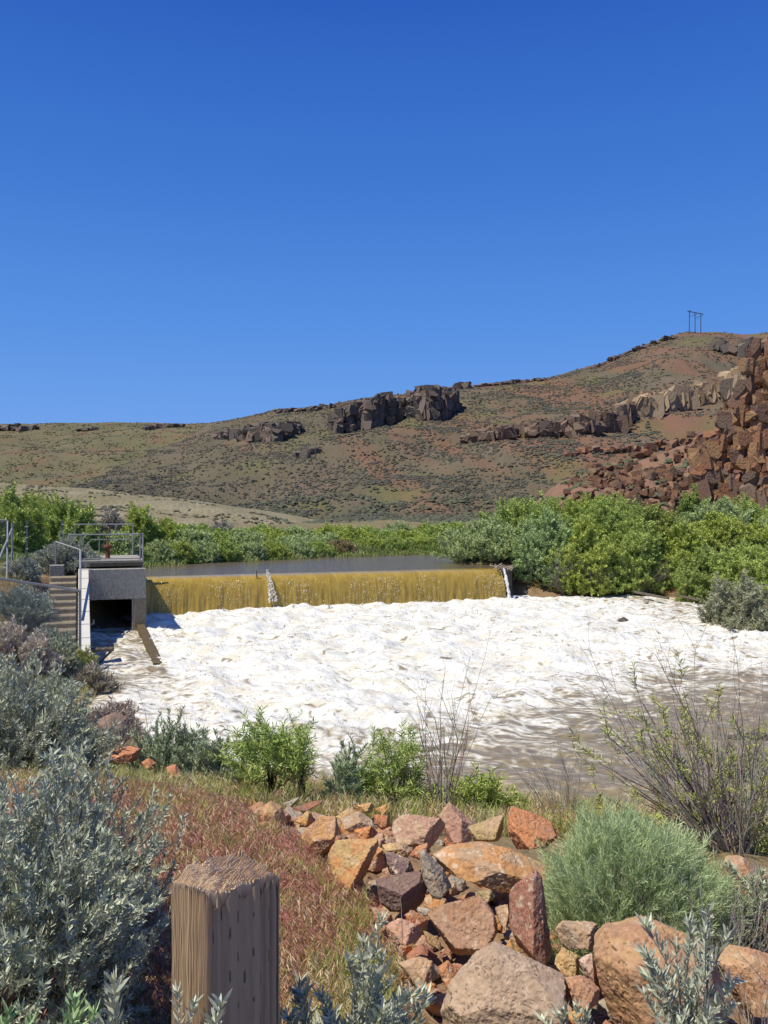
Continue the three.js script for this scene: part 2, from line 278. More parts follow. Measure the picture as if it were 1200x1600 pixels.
outcrop('basalt_outcrop', 'pair of small dark rocks below the far flat rim', farS, [[122, 667, 673], [150, 666, 671]], basaltM, 4, 2.5, 14, 9);
const CLIFF = [[1085, 706, 818], [1108, 694, 818], [1130, 645, 818], [1162, 608, 818], [1176, 538, 818], [1215, 528, 818], [1290, 505, 815]];
const cliff = outcrop('red_cliff', 'rust red blocky basalt cliff above the willow thicket', talusS, CLIFF, redM, 1.15, 1.5, 15, 295, null, .9);
{ const R = rng(166), per = [[], [], []]; let tries = 0; // smaller broken pieces between the big blocks
  while (per[0].length + per[1].length + per[2].length < 4200 && tries++ < 16000) { const px = lerp(885, 1290, R()), t = lerp(.55, 1.98, R()), p = talusS(px, t); p.z += 1.2 * R(); const s = .25 + 1.0 * R() * R(); if (px < 1090 && fbm2(p.x * .12, p.y * .3, 3) + .2 < R() * .8) continue; per[Math.floor(R() * 3)].push([p.sub(cliff.position), s, R() * 6.28, (R() - .5) * .6]); }
  per.forEach((l, k) => { const m = shade(new THREE.InstancedMesh(blocks[k], std({ color: 0xffffff, roughness: .95, bumpMap: pitTex, bumpScale: .1 }), l.length)); m.name = 'rubble'; m.userData.kind = 'stuff'; l.forEach(([p, s, a, b], i) => { m.setMatrixAt(i, M4.compose(p, Q4.setFromEuler(E4.set(b, a, b)), S4.set(s * 1.2, s * (.8 + (i % 5) * .2), s * 1.2))); const c = [[.2, .1, .06], [.24, .125, .07], [.15, .09, .062], [.27, .165, .09]][i % 4]; m.setColorAt(i, lin(...c)); }); cliff.add(m); }); }
outcrop('boulder_field', 'broken brown rock slabs standing on the slope under the rock band', mainS, [[885, 705, 712], [930, 698, 706], [985, 700, 712], [1050, 690, 705], [1100, 672, 690]], redM, 1.6, 1.4, 16, 60);

/* three pole power structure on the crest */
{
  const b = [1077, 1086, 1095].map((px, i) => at(px, 519, 432)), g = thing('power_line_structure', 'three dark wooden power poles joined by a crossarm on the hill crest', 'power poles', b[1].clone());
  const M = std({ color: lin(.06, .045, .04) }), rel = (v) => v.clone().sub(g.position), tops = [[1077, 485], [1086, 488], [1095, 490]].map(([x, y]) => at(x, y, 432));
  b.forEach((p, i) => mesh('pole', rod(rel(p).setY(-2), rel(tops[i]), .22, .17, 8), M, g));
  mesh('crossarm', rod(rel(at(1074, 486, 431.6)), rel(at(1099, 491, 431.6)), .2, .2, 6), M, g);
  [0, 1].forEach((i) => mesh('brace', rod(rel(tops[i]).add(V(0, -3.2, .3)), rel(tops[i + 1]).add(V(0, -1, .3)), .1, .1, 5), M, g));
  tops.forEach((p) => mesh('insulator', rod(rel(p).add(V(.6, -.2, .3)), rel(p).add(V(.6, -1.4, .3)), .12, .08, 6), M, g));
}

/* ------------------------------------------------------------------ water */
const TH = 19.6 * Math.PI / 180, O = V(-7.43, 0, -26.6);                 // weir frame: u along the crest, v downstream
const uv2 = (u, y, v) => V(u, y, v).applyAxisAngle(V(0, 1, 0), TH).add(O);
const WL = 14.75, WV = -4.6, UPY = 1.3;
function foamCover(x, D) {
  const D0 = x < -1 ? 13.6 : Math.min(21, 13.6 + (x + 1) * .95), e = D - D0;
  let c = .2 + .8 * sstep(-6.8, 3.8, e);
  c -= .32 * sstep(6.5, 11, x) * sstep(24, 30, D);
  c -= .2 * sstep(-4.6, -5.8, x) * sstep(20, 17, D);
  const loc = V(x, 0, -D).sub(O).applyAxisAngle(V(0, 1, 0), -TH);
  c -= .42 * sstep(.15, -.25, loc.x - Math.max(0, loc.z - 6.2) * .12) * sstep(14, 7.5, loc.z) * (loc.z > -1 ? 1 : 0);
  return clamp(c, .06, 1);
}
function foamAmount(x, D) {
  const s = x * .94 - D * .34, t = x * .34 + D * .94, wx = fbm2(x * .5, D * .5, 3) * 1.1, wy = fbm2(x * .5 + 50, D * .5, 3) * 1.1;
  const streak = 1 - Math.abs(fbm2(s * .62 + wx * .7, t * 2.6 + wy * 1.5, 6)) * 2.5, curl = 1 - Math.abs(fbm2(x * 1.1 + wx * 1.3, D * 1.5 + wy * 1.3, 5)) * 2.3;
  const c = foamCover(x, D) - .3 * Math.max(0, fbm2(x * .4 + 3, D * .75, 4)), n = lerp(streak, curl, sstep(.4, .9, c));
  const fine = fbm2(s * 4, t * 9, 3) * .25;
  return { c, f: sstep(.9 - c * 1.35, 1.75 - c * 1.6, n * .8 + fine * 1.3 + .12) };
}
function waterH(x, D) {
  const c = foamCover(x, D), w = sstep(.3, .95, c);
  const s = x * .94 - D * .34, t = x * .34 + D * .94;
  const b = (f, o) => { const a = n2(x * f + o, D * f * 1.25 - o); return 1 - Math.abs(a) * 1.6; };
  const wx = .5 * n2(x * .8, D * .8 + 7), wy = .5 * n2(x * .8 + 30, D * .8), B = (f, o) => Math.abs(n2(x * f + o + wx * f * .6, D * f * 1.3 - o + wy * f * .6));
  const turb = .13 * n2(x * .4, D * .5 + 3) + .07 * n2(x * .95 + 20, D * 1.2) + .035 * B(1.1, 9) + .022 * n2(x * 2.1 + wx, D * 2.5 + 40) + .014 * n2(x * 4.3, D * 5 + wy) + .01 * n2(x * 8.5, D * 10) + .007 * n2(x * 17, D * 21) + .1;
  const calm = .05 * n2(s * .35, t * 1.1) + .03 * n2(s * .8 + 4, t * 2.2) + .014 * n2(s * 2.2, t * 5.5);
  return lerp(calm, turb - .06, w);
}
{
  const ND = 560, NS = 620, pos = [], idx = [], uv = [], X0 = -24, X1 = 40, D0 = 5, D1 = 37.6;
  for (let j = 0; j <= ND; j++) {
    const D = D0 + (D1 - D0) * Math.pow(j / ND, 1.25);
    for (let i = 0; i <= NS; i++) {
      const k = i / NS, x = Math.max(X0, Math.min(X1, lerp(-.64, .78, k) * (D + 4)));
      pos.push(x, waterH(x, D), -D); uv.push((x - X0) / (X1 - X0), (D - D0) / (D1 - D0));
    }
  }
  const w = NS + 1, keep = (a) => sdf(LOWER, pos[a * 3], -pos[a * 3 + 2]) < 1.0;
  const kp = []; for (let a = 0; a < w * (ND + 1); a++) kp.push(keep(a));
  for (let j = 0; j < ND; j++) for (let i = 0; i < NS; i++) { const a = j * w + i; if (!kp[a] && !kp[a + 1] && !kp[a + w] && !kp[a + w + 1]) continue; idx.push(a, a + 1, a + w, a + 1, a + w + 1, a + w); }
  const rough = [];
  const TW = 2048, THt = 1400, rd = new Uint8Array(1024 * 700 * 4);
  const map = tileTex([TW, THt], (u, v) => {
    const x = lerp(X0, X1, u), D = lerp(D0, D1, v); if (x > 20 || x < -13 || sdf2(x, D)) return [.35, .28, .2];
    const { c, f } = foamAmount(x, D), tint = .5 + .5 * fbm2(x * 1.6, D * 1.6 + 90, 4);
    const brown = [.53, .475, .365], sh = sstep(-.05, .45, fbm2((x * .94 - D * .34) * .8 + 60, (x * .34 + D * .94) * 1.9, 6)) * .6, lace = sstep(.55, 1, 1 - Math.abs(fbm2(x * 3.1 + 8, D * 4.2, 4)) * 2.4) * .05 + .06 * fbm2(x * 9, D * 12, 3), foam = mixC([.85 - .02 * tint, .848 - .025 * tint, .83 - .06 * tint], [.76, .72, .63], sh).map((q) => q + lace);
    const k = .5 + fbm2(x * 3, D * 5, 3); const br = brown.map((q) => q * (.88 + .22 * k));
    return mixC(br, foam, f);
  }, { srgb: true });
  function sdf2(x, D) { return D < 8.5; }
  const rmap = tileTex([1024, 512], (u, v) => { const x = lerp(X0, X1, u), D = lerp(D0, D1, v); const f = x > 20 || x < -13 ? 0 : foamAmount(x, D).f; const k = lerp(.3, .85, f); return [k, k, k]; });
  map.wrapS = map.wrapT = rmap.wrapS = rmap.wrapT = THREE.ClampToEdgeWrapping;
  struct('river_water', geoFrom(pos, idx, null, uv), std({ map, roughnessMap: rmap, roughness: 1 }), 'white churning water below the weir running out brown');
  // spray thrown up from the churning water
  const R = rng(5), l = [], dg = new THREE.IcosahedronGeometry(1, 0);
  for (let i = 0; i < 400000 && l.length < 36000; i++) {
    const D = lerp(13, 35.5, R()), x = lerp(-.42, .5, R()) * D; if (sdf(LOWER, x, D) > -.2) continue; const { c, f } = foamAmount(x, D); const jet = fbm2(x * .8, D * .8, 2); if (c < .55 || f < .6 || R() > .25 + jet * 1.6) continue;
    l.push({ p: V(x, waterH(x, D) + (.02 + .2 * Math.max(0, jet)) * Math.pow(R(), 6) - .004, -D), ry: R() * 6, s: V(1, .6 + .4 * R(), 1).multiplyScalar(.005 + .02 * R() * R() * (D / 22)), c: lin(.69, .68, .65) });
  }
  scatter('spray', 'white droplets thrown up from the churning water', dg, std({ roughness: .6 }), l);
}
{ // smooth reach above the weir
  const sh = new THREE.Shape(); const grown = UPPER.map(([x, D]) => [x, D]);
  const pts = [[-9.2, 31.55], [4.78, 36.5], [5.6, 36.8], [6.5, 39], [6, 42], [11, 46.5], [34, 52], [34, 60], [9, 53.5], [2.4, 50], [-3.4, 47], [-11.6, 38.6], [-11.4, 32.5]];
  pts.forEach(([x, D], i) => i ? sh.lineTo(x, D) : sh.moveTo(x, D));
  const g = new THREE.ShapeGeometry(sh); g.rotateX(-Math.PI / 2); g.translate(0, UPY - .012, 0); boxUV(g, .12);
  const rip = tileTex(1024, (u, v) => { const k = .5 + .6 * wrapN((x, y) => fbm2(x, y * 2.6, 5), u, v, 26); return [k, k, k]; });
  struct('upstream_water', g, std({ color: lin(.15, .115, .075), roughness: .12, bumpMap: rip, bumpScale: .035 }), 'smooth grey brown water above the weir');
}
{ // sheet of water over the crest
  const NU = 520, prof_ = [[-.75, 0], [-.5, -.003], [-.3, -.012], [-.15, -.035], [-.03, -.075], [.07, -.15], [.15, -.26], [.22, -.4], [.28, -.56], [.33, -.74], [.37, -.93], [.41, -1.12], [.45, -1.34], [.5, -1.6]];
  const pos = [], idx = [], uv = [], col = [];
  for (let i = 0; i <= NU; i++) {
    const u = .02 + i / NU * (WL - .02);
    for (let j = 0; j < prof_.length; j++) {
      const [dv, dy] = prof_[j], drop = clamp(-dy / 1.2);
      const ripple = drop * (.035 * n2(u * 2.2, dy * .5) + .02 * n2(u * 6.5, dy * .9 + 4) + .012 * n2(u * 17, dy * 1.6)) + .006 * n2(u * 3, dv * 4);
      const p = uv2(u, UPY + dy, WV + dv + ripple + drop * .04); pos.push(p.x, p.y, p.z); uv.push(u / 3.6, dy / 2);
    }
  }
  const w = prof_.length; for (let i = 0; i < NU; i++) for (let j = 0; j < w - 1; j++) { const a = i * w + j; idx.push(a, a + 1, a + w, a + 1, a + w + 1, a + w); }
  const map = tileTex([1024, 512], (u, v) => {
    const st = wrapN((x, y) => fbm2(x * 1.0, y * .09, 5), u, v, 60), sp = wrapN((x, y) => fbm2(x * 1.2, y * .3 + 9, 4), u, v, 75);
    const big_ = wrapN((x, y) => fbm2(x, y * .4 + 40, 3), u, v, 9), k = clamp(.5 + st * .9 + big_ * .8); let c = mixC([.6, .495, .19], [.7, .59, .27], k);
    return mixC(c, [.93, .9, .8], sstep(.26 - .2 * big_, .46, sp) * .25);
  }, { srgb: true });
  const bmp = tileTex([1024, 512], (u, v) => { const k = .5 + .5 * wrapN((x, y) => fbm2(x, y * .16, 5), u, v, 60); return [k, k, k]; });
  struct('weir_water', geoFrom(pos, idx, null, uv), std({ map, bumpMap: bmp, bumpScale: .014, roughness: .1 }), 'golden brown sheet of water falling over the weir');
  // flecks of broken water riding on the sheet
  const R = rng(8), l = [];
  for (let i = 0; i < 1700; i++) { const u = R() * WL, k = R(), j = 5 + k * 6, a = prof_[Math.floor(j)], b = prof_[Math.floor(j) + 1], f = j % 1, dens = .5 + n2(u * .5, 3); if (R() > sstep(.1, .9, dens) * lerp(.7, 1, R())) continue; const s = .004 + .007 * R(); l.push({ p: uv2(u, UPY + lerp(a[1], b[1], f), WV + lerp(a[0], b[0], f) + .05 + .02 * R()), ry: R() * 6, s: V(s, s * (1.2 + 2.5 * R()), s), c: lin(.85, .83, .76) }); }
  scatter('weir_spray', 'bright flecks of water on the falling sheet', new THREE.IcosahedronGeometry(1, 0), std({ roughness: .3 }), l);
  // concrete body under the sheet
  const wg = thing('weir', 'concrete weir under the sheet of golden water', 'weir', O.clone(), null, TH);
  mesh('weir_body', bx(0, WL, -1.2, UPY - .25, WV - .9, WV - .12), std({ color: lin(.2, .17, .13) }), wg);
  // white plume where a snag splits the sheet
  const pg = []; const P = rng(21);
  for (let i = 0; i < 420; i++) { const k = P(), g = new THREE.IcosahedronGeometry(.006 + .022 * P() * P() * (.5 + k), 1), q = uv2(4.75 + (P() - .5) * (.08 + .28 * k) + .16 * k, UPY + .1 - 1.12 * k + .12 * P(), WV + .05 + .42 * Math.sqrt(k) + .12 * P()); g.scale(1, 1.5, 1); g.translate(q.x, q.y, q.z); pg.push(g); }
  const pl = mesh('water_plume', mergeGeometries(pg), std({ color: lin(.8, .78, .7), roughness: .6 })); tag(pl, 'white plume of water around the snag on the weir crest', 'splash');
  const sn = mesh('snag', mergeGeometries([rod(uv2(4.42, UPY - .4, WV), uv2(4.36, UPY + .2, WV + .06), .03, .015, 6), rod(uv2(4.75, UPY - .4, WV), uv2(4.8, UPY + .22, WV + .1), .035, .012, 6)]), std({ color: lin(.07, .05, .035) })); tag(sn, 'dark forked snag caught on the weir crest', 'driftwood');
  const rs = []; for (let i = 0; i < 150; i++) { const k = P(), g = new THREE.IcosahedronGeometry(.015 + .035 * P(), 1), q = uv2(WL + .02 + .1 * k + .05 * P(), UPY + .02 - 1.25 * k, WV + .05 + .4 * Math.sqrt(k) + .08 * P()); g.scale(1, 1.9, 1); g.translate(q.x, q.y, q.z); rs.push(g); }
  tag(mesh('water_plume', mergeGeometries(rs), std({ color: lin(.8, .78, .72), roughness: .6 })), 'thin white stream spilling off the end of the weir by the driftwood', 'splash');
}

/* ------------------------------------------------------------------ intake, walls, steps, rails */
const concTex = tileTex(1024, (u, v) => {
  const k = wrapN((x, y) => fbm2(x, y, 6), u, v, 7), f = wrapN((x, y) => fbm2(x + 9, y, 4), u, v, 60), st = wrapN((x, y) => fbm2(x * 3, y * .35 + 5, 4), u, v, 9);
  const s = sstep(.05, .4, st) * .5; const b = .62 + .16 * k + .1 * f; return mixC([b, b * .97, b * .89], [.38, .35, .29], s);
}, { srgb: true });
const concM = std({ map: concTex, bumpMap: pitTex, bumpScale: .02 }), litCapM = std({ color: lin(.6, .57, .5), bumpMap: pitTex, bumpScale: .01 }), dimmed = std({ map: concTex, color: lin(.2, .17, .13), bumpMap: pitTex, bumpScale: .02, roughness: .6 });  // cap tone has sunlight painted in, the dark copy has shade painted in
const galv = std({ color: lin(.3, .3, .285), metalness: .2, roughness: .45 }), darkSteel = std({ color: lin(.09, .11, .11), metalness: .3, roughness: .6 });
const stainTex = tileTex(512, (u, v) => { const k = wrapN((x, y) => fbm2(x, y, 5), u, v, 5), m = wrapN((x, y) => fbm2(x + 30, y, 4), u, v, 4); return mixC(mixC([.43, .34, .2], [.31, .25, .18], clamp(.5 + k)), [.42, .4, .16], sstep(.05, .35, m) * .8); }, { srgb: true });
{
  const g = thing('intake_structure', 'grey concrete canal intake box with a dark opening beside the weir', 'intake', O.clone(), null, TH);
  const P = (n, x0, x1, y0, y1, z0, z1, m = concM, b = .015) => mesh(n, bx(x0, x1, y0, y1, z0, z1, b), m, g);
  P('front_wall', -1.68, 0, 1.0, 1.94, -.28, 0);
  P('pier', -.36, 0, -.9, 1.0, -.28, 0, std({ map: concTex, color: lin(.72, .66, .56), bumpMap: pitTex, bumpScale: .02 }));
  P('side_wall', -.3, 0, -.9, 1.9, -5.2, -.28);
  P('side_wall', -1.98, -1.7, -.9, 1.9, -5.2, 0);
  P('back_wall', -1.7, -.3, -.9, 1.6, -5.2, -4.9, dimmed);  // inside of the opening, its shade painted in by the dark concrete
  P('roof_slab', -1.7, -.3, 1.62, 1.9, -4.9, -.28);
  P('deck_slab', -2.1, .0, 1.95, 2.15, -4.6, -1.1);
  P('deck_shade_strip', -1.66, -.02, 1.96, 2.1, -1.1, -.95, dimmed);  // dark strip standing in for the shade under the deck slab
  P('gate_guide', -.42, -.37, -.4, 1.0, -.1, -.03, std({ color: lin(.45, .42, .36), metalness: .2 }), .005);
  // sloping wing wall, its cap in blocks of pale concrete with sunlight painted in
  const prism = (x0, x1, z0, z1, yb, ya0, ya1) => { const s = new THREE.Shape(); s.moveTo(z0, yb); s.lineTo(z1, yb); s.lineTo(z1, ya1); s.lineTo(z0, ya0); const e = new THREE.ExtrudeGeometry(s, { depth: x1 - x0 - .016, bevelEnabled: true, bevelSize: .008, bevelThickness: .008, bevelSegments: 1 }); e.rotateY(-Math.PI / 2); e.translate(x1 - .008, 0, 0); return boxUV(e); };
  const w = thing('wing_wall', 'wing wall capped with blocks coloured pale as if sunlit sloping down beside the steps', 'wall', uv2(-1.84, 0, .0), null, TH);
  mesh('wall_body', prism(-.13, .13, .02, 6.1, -.9, 1.88, .26), concM, w);
  for (let k = 0; k < 7; k++) { const a = k / 7, b = (k + 1) / 7 - .008, y = (t) => lerp(1.885, .265, t); mesh('cap_block', prism(-.145, .145, lerp(.02, 6.1, a), lerp(.02, 6.1, b), y(b) - .02 > 0 ? Math.min(y(a), y(b)) - .0 : .2, y(a) + .075, y(b) + .075), litCapM, w); }
  const d = thing('divider_wall', 'low stained brown wall between the intake channel and the foam', 'wall', uv2(-.15, 0, 0), null, TH);
  mesh('wall_body', prism(-.13, .11, .02, 6.4, -.9, .2, .06), std({ map: stainTex, bumpMap: pitTex, bumpScale: .03, roughness: .75 }), d);
  // steps
  const s = thing('concrete_steps', 'weathered concrete steps descending beside the wing wall', 'steps', uv2(-2.4, 0, .2), null, TH);
  const R = rng(31); for (let k = 0; k < 12; k++) { const y = 1.78 - k * .135, z = k * .47; mesh('step', bx(-.3 - .1 * R(), .36, y - .32, y, z, z + .56, .025), std({ map: concTex, color: lin(.9, .78, .62), bumpMap: pitTex, bumpScale: .03 }), s); }
  // ledge on the channel side
  const l = thing('plank_ledge', 'weathered plank ledge with a diagonal brace on the wing wall', 'plank ledge', uv2(-1.7, .28, 5.3), null, TH); const wood = std({ color: lin(.3, .26, .19), bumpMap: grainTex });
  mesh('plank', bx(.02, .56, -.03, .05, -.12, .12), wood, l); mesh('brace', rod(V(.5, -.03, .05), V(.02, -.5, .05), .028, .028, 6), wood, l);
  const hk = thing('hook_bracket', 'small metal hook on the inner face of the wing wall', 'bracket', uv2(-1.69, .62, 2.8), null, TH); mesh('hook', mergeGeometries([rod(V(0, 0, 0), V(.1, 0, 0), .025), rod(V(.1, .0, 0), V(.1, .12, 0), .02)]), galv, hk);
}
function railing(name, label, base, spec, group) {
  const g = thing(name, label, 'railing', base, group); const rel = (p) => p.clone().sub(base);
  for (const [n, p, q, r, m] of spec) mesh(n, rod(rel(p), rel(q), r * .78), m || galv, g);
  return g;
}
{
  const f = (u, y, v) => uv2(u, y, v);
  railing('deck_railing', 'grey pipe railing along the front of the intake deck', f(-1, 2.15, -1.2), [['top_rail', f(-2.25, 2.98, -1.2), f(-.1, 2.98, -1.2), .03], ['bottom_rail', f(-1.95, 2.2, -1.2), f(-.1, 2.2, -1.2), .025], ['post', f(-1.36, 2.15, -1.2), f(-1.36, 2.98, -1.2), .022], ['post', f(-1.95, 2.15, -1.2), f(-1.95, 2.98, -1.2), .022], ['post', f(-.1, 2.15, -1.2), f(-.1, 3.0, -1.2), .03], ['post', f(-.03, 1.9, -1.0), f(-.03, 3.03, -1.0), .035], ['mid_rail', f(-.03, 2.55, -1.0), f(-.1, 2.55, -1.2), .02]]);
  railing('deck_railing', 'grey pipe railing along the back of the intake deck', f(-1, 2.15, -4.4), [['top_rail', f(-2.1, 3.26, -4.4), f(-.15, 3.26, -4.4), .028], ['mid_rail', f(-1.6, 2.72, -4.4), f(-.15, 2.72, -4.4), .02], ['post', f(-.15, 2.15, -4.4), f(-.15, 3.32, -4.4), .03], ['post', f(-2.1, 2.15, -4.4), f(-2.1, 3.26, -4.4), .025]]);
  railing('stair_railing', 'sloping pipe handrail beside the concrete steps', f(-1.95, 1.9, .1), [['handrail', f(-1.93, 2.55, .1), f(-1.93, .98, 4.1), .042], ['post', f(-1.93, 1.9, .12), f(-1.93, 2.6, .12), .03], ['post', f(-1.93, .2, 4.05), f(-1.93, 1.0, 4.1), .03], ['post', f(-2.65, 2.05, -.7), f(-2.65, 2.78, -.7), .028], ['landing_rail', f(-2.65, 2.78, -.7), f(-1.93, 2.55, .1), .028]]);
  const ft = thing('concrete_footing', 'small concrete block under the landing rail post', 'footing', f(-2.6, 1.7, -.7), null, TH); mesh('block', bx(-.22, .2, -.3, .36, -.2, .2), concM, ft);
  // gate stem on the deck
  const lp = [[.02, 0], [.11, 0], [.11, .03], [.075, .05], [.07, .2], [.085, .24], [.075, .3], [.1, .34], [.13, .36], [.13, .44], [.1, .46], [.05, .48], [.045, .58], [.0, .59]].map(([a, b]) => new THREE.Vector2(a, b));
  const rust = std({ color: lin(.17, .065, .03), roughness: .9, bumpMap: pitTex, bumpScale: .02 });
  const st = thing('gate_lift', 'rusty brown gate lift pedestal on the intake deck', 'gate lift', f(-1.08, 2.15, -2.0)); mesh('pedestal', new THREE.LatheGeometry(lp, 20), rust, st); mesh('crank_shaft', rod(V(-.16, .4, 0), V(.16, .4, 0), .025), rust, st); mesh('stem', rod(V(0, .55, 0), V(0, .68, 0), .018), rust, st);
  // chain link fence by the steps
  const wire = (p00, p10, p01, p11, n) => { const gs = [], L = p00.distanceTo(p10), H = p00.distanceTo(p01), pt = (a, b) => p00.clone().lerp(p10, a).lerp(p01.clone().lerp(p11, a), b); const step = .075; for (let s = -H; s < L; s += step) { for (const dir of [1, -1]) { let a0 = s, b0 = 0, a1 = s + H, b1 = H; if (a0 < 0) { b0 = -a0; a0 = 0; } if (a1 > L) { b1 = H - (a1 - L); a1 = L; } if (b1 <= b0) continue; const A = dir > 0 ? pt(a0 / L, b0 / H) : pt(1 - a0 / L, b0 / H), B = dir > 0 ? pt(a1 / L, b1 / H) : pt(1 - a1 / L, b1 / H); gs.push(rod(A, B, .0034, .0034, 3)); } } return mergeGeometries(gs); };
  const fence = (label, tl, tr, h, posts) => { const base = tl.clone().lerp(tr, .5).setY(tl.y - h), g = thing('chain_link_fence', label, 'fence', base); const r = (p) => p.clone().sub(base); mesh('top_rail', rod(r(tl), r(tr), .03), galv, g); for (const k of posts) { const p = tl.clone().lerp(tr, k); mesh('post', rod(r(p).add(V(0, -h - .3, 0)), r(p).add(V(0, .02, 0)), .034), galv, g); } mesh('chain_link', wire(r(tl).add(V(0, -h, 0)), r(tr).add(V(0, -h, 0)), r(tl), r(tr)), galv, g).userData.kind = 'stuff'; return g; };
  fence('chain link fence with a sloping top rail in front of the steps', at(-60, 895, 17.6), at(125, 923, 20), 1.45, [0, 1]);
  fence('chain link gate panel with a steep brace rail beside the tall grey sagebrush', at(-40, 813, 24), at(11, 813, 24.4), 1.15, [0, 1]);
  railing('gate_railing', 'steep galvanised gate rail running down from a capped post', at(19, 872, 25), [['post', at(19, 880, 25), at(19, 817, 25), .04], ['sloping_rail', at(19, 826, 25), at(-12, 898, 22), .035], ['post', at(11, 905, 23.5), at(12, 814, 24.4), .03], ['lower_rail', at(19, 862, 25), at(8, 882, 23.8), .02]]);
  for (const [px, y0, y1, D, lab] of [[42, 876, 814, 27, 'dark steel fence post beside the round grey sagebrush'], [98, 860, 813, 31, 'thin green steel fence post standing behind the round grey sagebrush']]) {
    const b = at(px, y0, D), g = thing('steel_post', lab, 'fence post', b); const H = at(px, y1, D).y - b.y; mesh('shaft', mergeGeometries([bx(-.035, .035, -.3, H, -.008, .008, .003), bx(-.008, .008, -.3, H, -.04, -.0085, .003)]), darkSteel, g); for (let k = 1; k < 4; k++) mesh('clip', bx(-.045, .045, H * k * .28, H * k * .28 + .03, .009, .02, .003), galv, g);
  }
  // abutment at the far end of the weir, shade put into its colour, and driftwood
  const ab = thing('abutment', 'concrete abutment at the end of the weir darkened for the shade under the willows', 'abutment', uv2(WL, 0, WV), null, TH); mesh('abutment_wall', bx(.2, .62, -1, UPY - .1, -.9, -.15), dimmed, ab);
  const dw = thing('driftwood_pile', 'pale tangle of driftwood sticks at the end of the weir', 'driftwood', uv2(WL + .1, UPY, WV)); const R = rng(41), dm = std({ color: lin(.36, .29, .22) });
  for (let i = 0; i < 20; i++) { const c = V((R() - .6) * .8, .0 + R() * .14, (R() - .5) * .5), d = V((R() - .5), (R() - .5) * .5, (R() - .5) * .5).multiplyScalar(.6); mesh('stick', rod(c.clone().sub(d), c.clone().add(d), .022 * (.5 + R()), .01, 5), dm, dw); }
}

/* ------------------------------------------------------------------ weathered post */
{
  const W = .2, R = rng(3), ring = (a, b) => { const d = Math.hypot(a - .085 + .004 * n2(a * 10, b * 10), b - .31 + .005 * n2(a * 9 + 4, b * 9)), s = d / .0078 + .06 * n2(a * 30, b * 30); const f = s - Math.floor(s); return Math.pow(Math.sin(Math.min(f / .72, 1) * Math.PI * .5) * (f > .72 ? 1 - (f - .72) / .28 : 1), 1.3); };
  const topY = (a, b) => -.006 + .008 * sstep(0, .2, b) - .035 * sstep(.05, 0, a) * sstep(.02, .2, b) + .012 * fbm2(a * 20, b * 20, 3) + .017 * (ring(a, b) - .5) * (1.0 + .35 * n2(a * 25, b * 25) + 1.3 * sstep(.022, 0, Math.min(a, b))) + .006 * n2(a * 90, b * 4) * sstep(.03, 0, b);
  const H = .95, N = 150, NY = 230;
  const g = thing('wooden_post', 'squat weathered square timber post with a frayed ringed top in the red grass', 'post', null);
  const wob = (a, b, y) => (ring(a, b) - .5) * .0095 + .0016 * n3(a * 60, b * 60, y * 9);
  const faces = [[1, (t) => [t * W, 0], [0, -1]], [0, (t) => [0, W - t * W], [-1, 0]], [0, (t) => [W, t * W], [1, 0]], [0, (t) => [W - t * W, W], [0, 1]]];
  const parts = [];
  faces.forEach(([slits, pt, nrm], fi) => {
    const pos = [], idx = [], ny = fi < 2 ? NY : 40, nn = fi < 2 ? N : 50;
    for (let j = 0; j <= ny; j++) for (let i = 0; i <= nn; i++) {
      const t = i / nn, [a, b] = pt(t), top = topY(a, b), y = lerp(-H, top, 1 - Math.pow(1 - j / ny, 1.0)); let d = wob(a, b, y);
      if (slits) { const row = Math.floor(t * 9.0), ph = ((y + .043 * (row * 2.37 % 1) * 2 + row * .021) / .105) % 1, q = (ph + 1) % 1, tx = (t * 9) % 1; if (q < .24 && Math.abs(tx - .5) < .07 && ((row * 7 + Math.floor((y + 5) / .105) * 3) % 5) > 1) d -= .011; }
      const edge = Math.min(t, 1 - t) * W; d -= .004 * sstep(.008, 0, edge);
      pos.push(a + nrm[0] * d, y, -(b + nrm[1] * d));
    }
    const w = nn + 1; for (let j = 0; j < ny; j++) for (let i = 0; i < nn; i++) { const k = j * w + i; idx.push(k, k + 1, k + w, k + 1, k + w + 1, k + w); }
    const col = []; for (let i = 0; i < pos.length; i += 3) { const a = clamp(pos[i], 0, W), b = clamp(-pos[i + 2], 0, W), k = ring(a, b), m = .5 + .5 * fbm3(a * 25, pos[i + 1] * 3, b * 25, 3); const grey = fi === 0 ? .75 : .12 + .3 * m; const c = mixC(mixC([.26, .14, .06], [.66, .48, .28], k), [.34, .265, .175], grey); col.push(...c); }  // shaded face duller, lit face lighter: light and shade put into the colour
    parts.push(geoFrom(pos, idx, col));
  });
  { const pos = [], idx = [], col = [], n = 200; for (let j = 0; j <= n; j++) for (let i = 0; i <= n; i++) { const a = W * i / n, b = W * j / n, k = ring(a, b), m = .5 + .5 * fbm2(a * 22, b * 22, 3); pos.push(a, topY(a, b) + .0005, -b); col.push(...mixC(mixC([.24, .13, .06], [.7, .52, .33], k), [.42, .33, .24], .3 * m)); } const w = n + 1; for (let j = 0; j < n; j++) for (let i = 0; i < n; i++) { const k = j * w + i; idx.push(k, k + 1, k + w, k + 1, k + w + 1, k + w); } parts.push(geoFrom(pos, idx, col)); }
  const wm = std({ vertexColors: true, roughness: .85 });
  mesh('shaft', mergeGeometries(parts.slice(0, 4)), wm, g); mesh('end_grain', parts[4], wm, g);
  g.position.copy(at(327, 1408, 2.05)); g.rotation.y = 40 * Math.PI / 180;
}

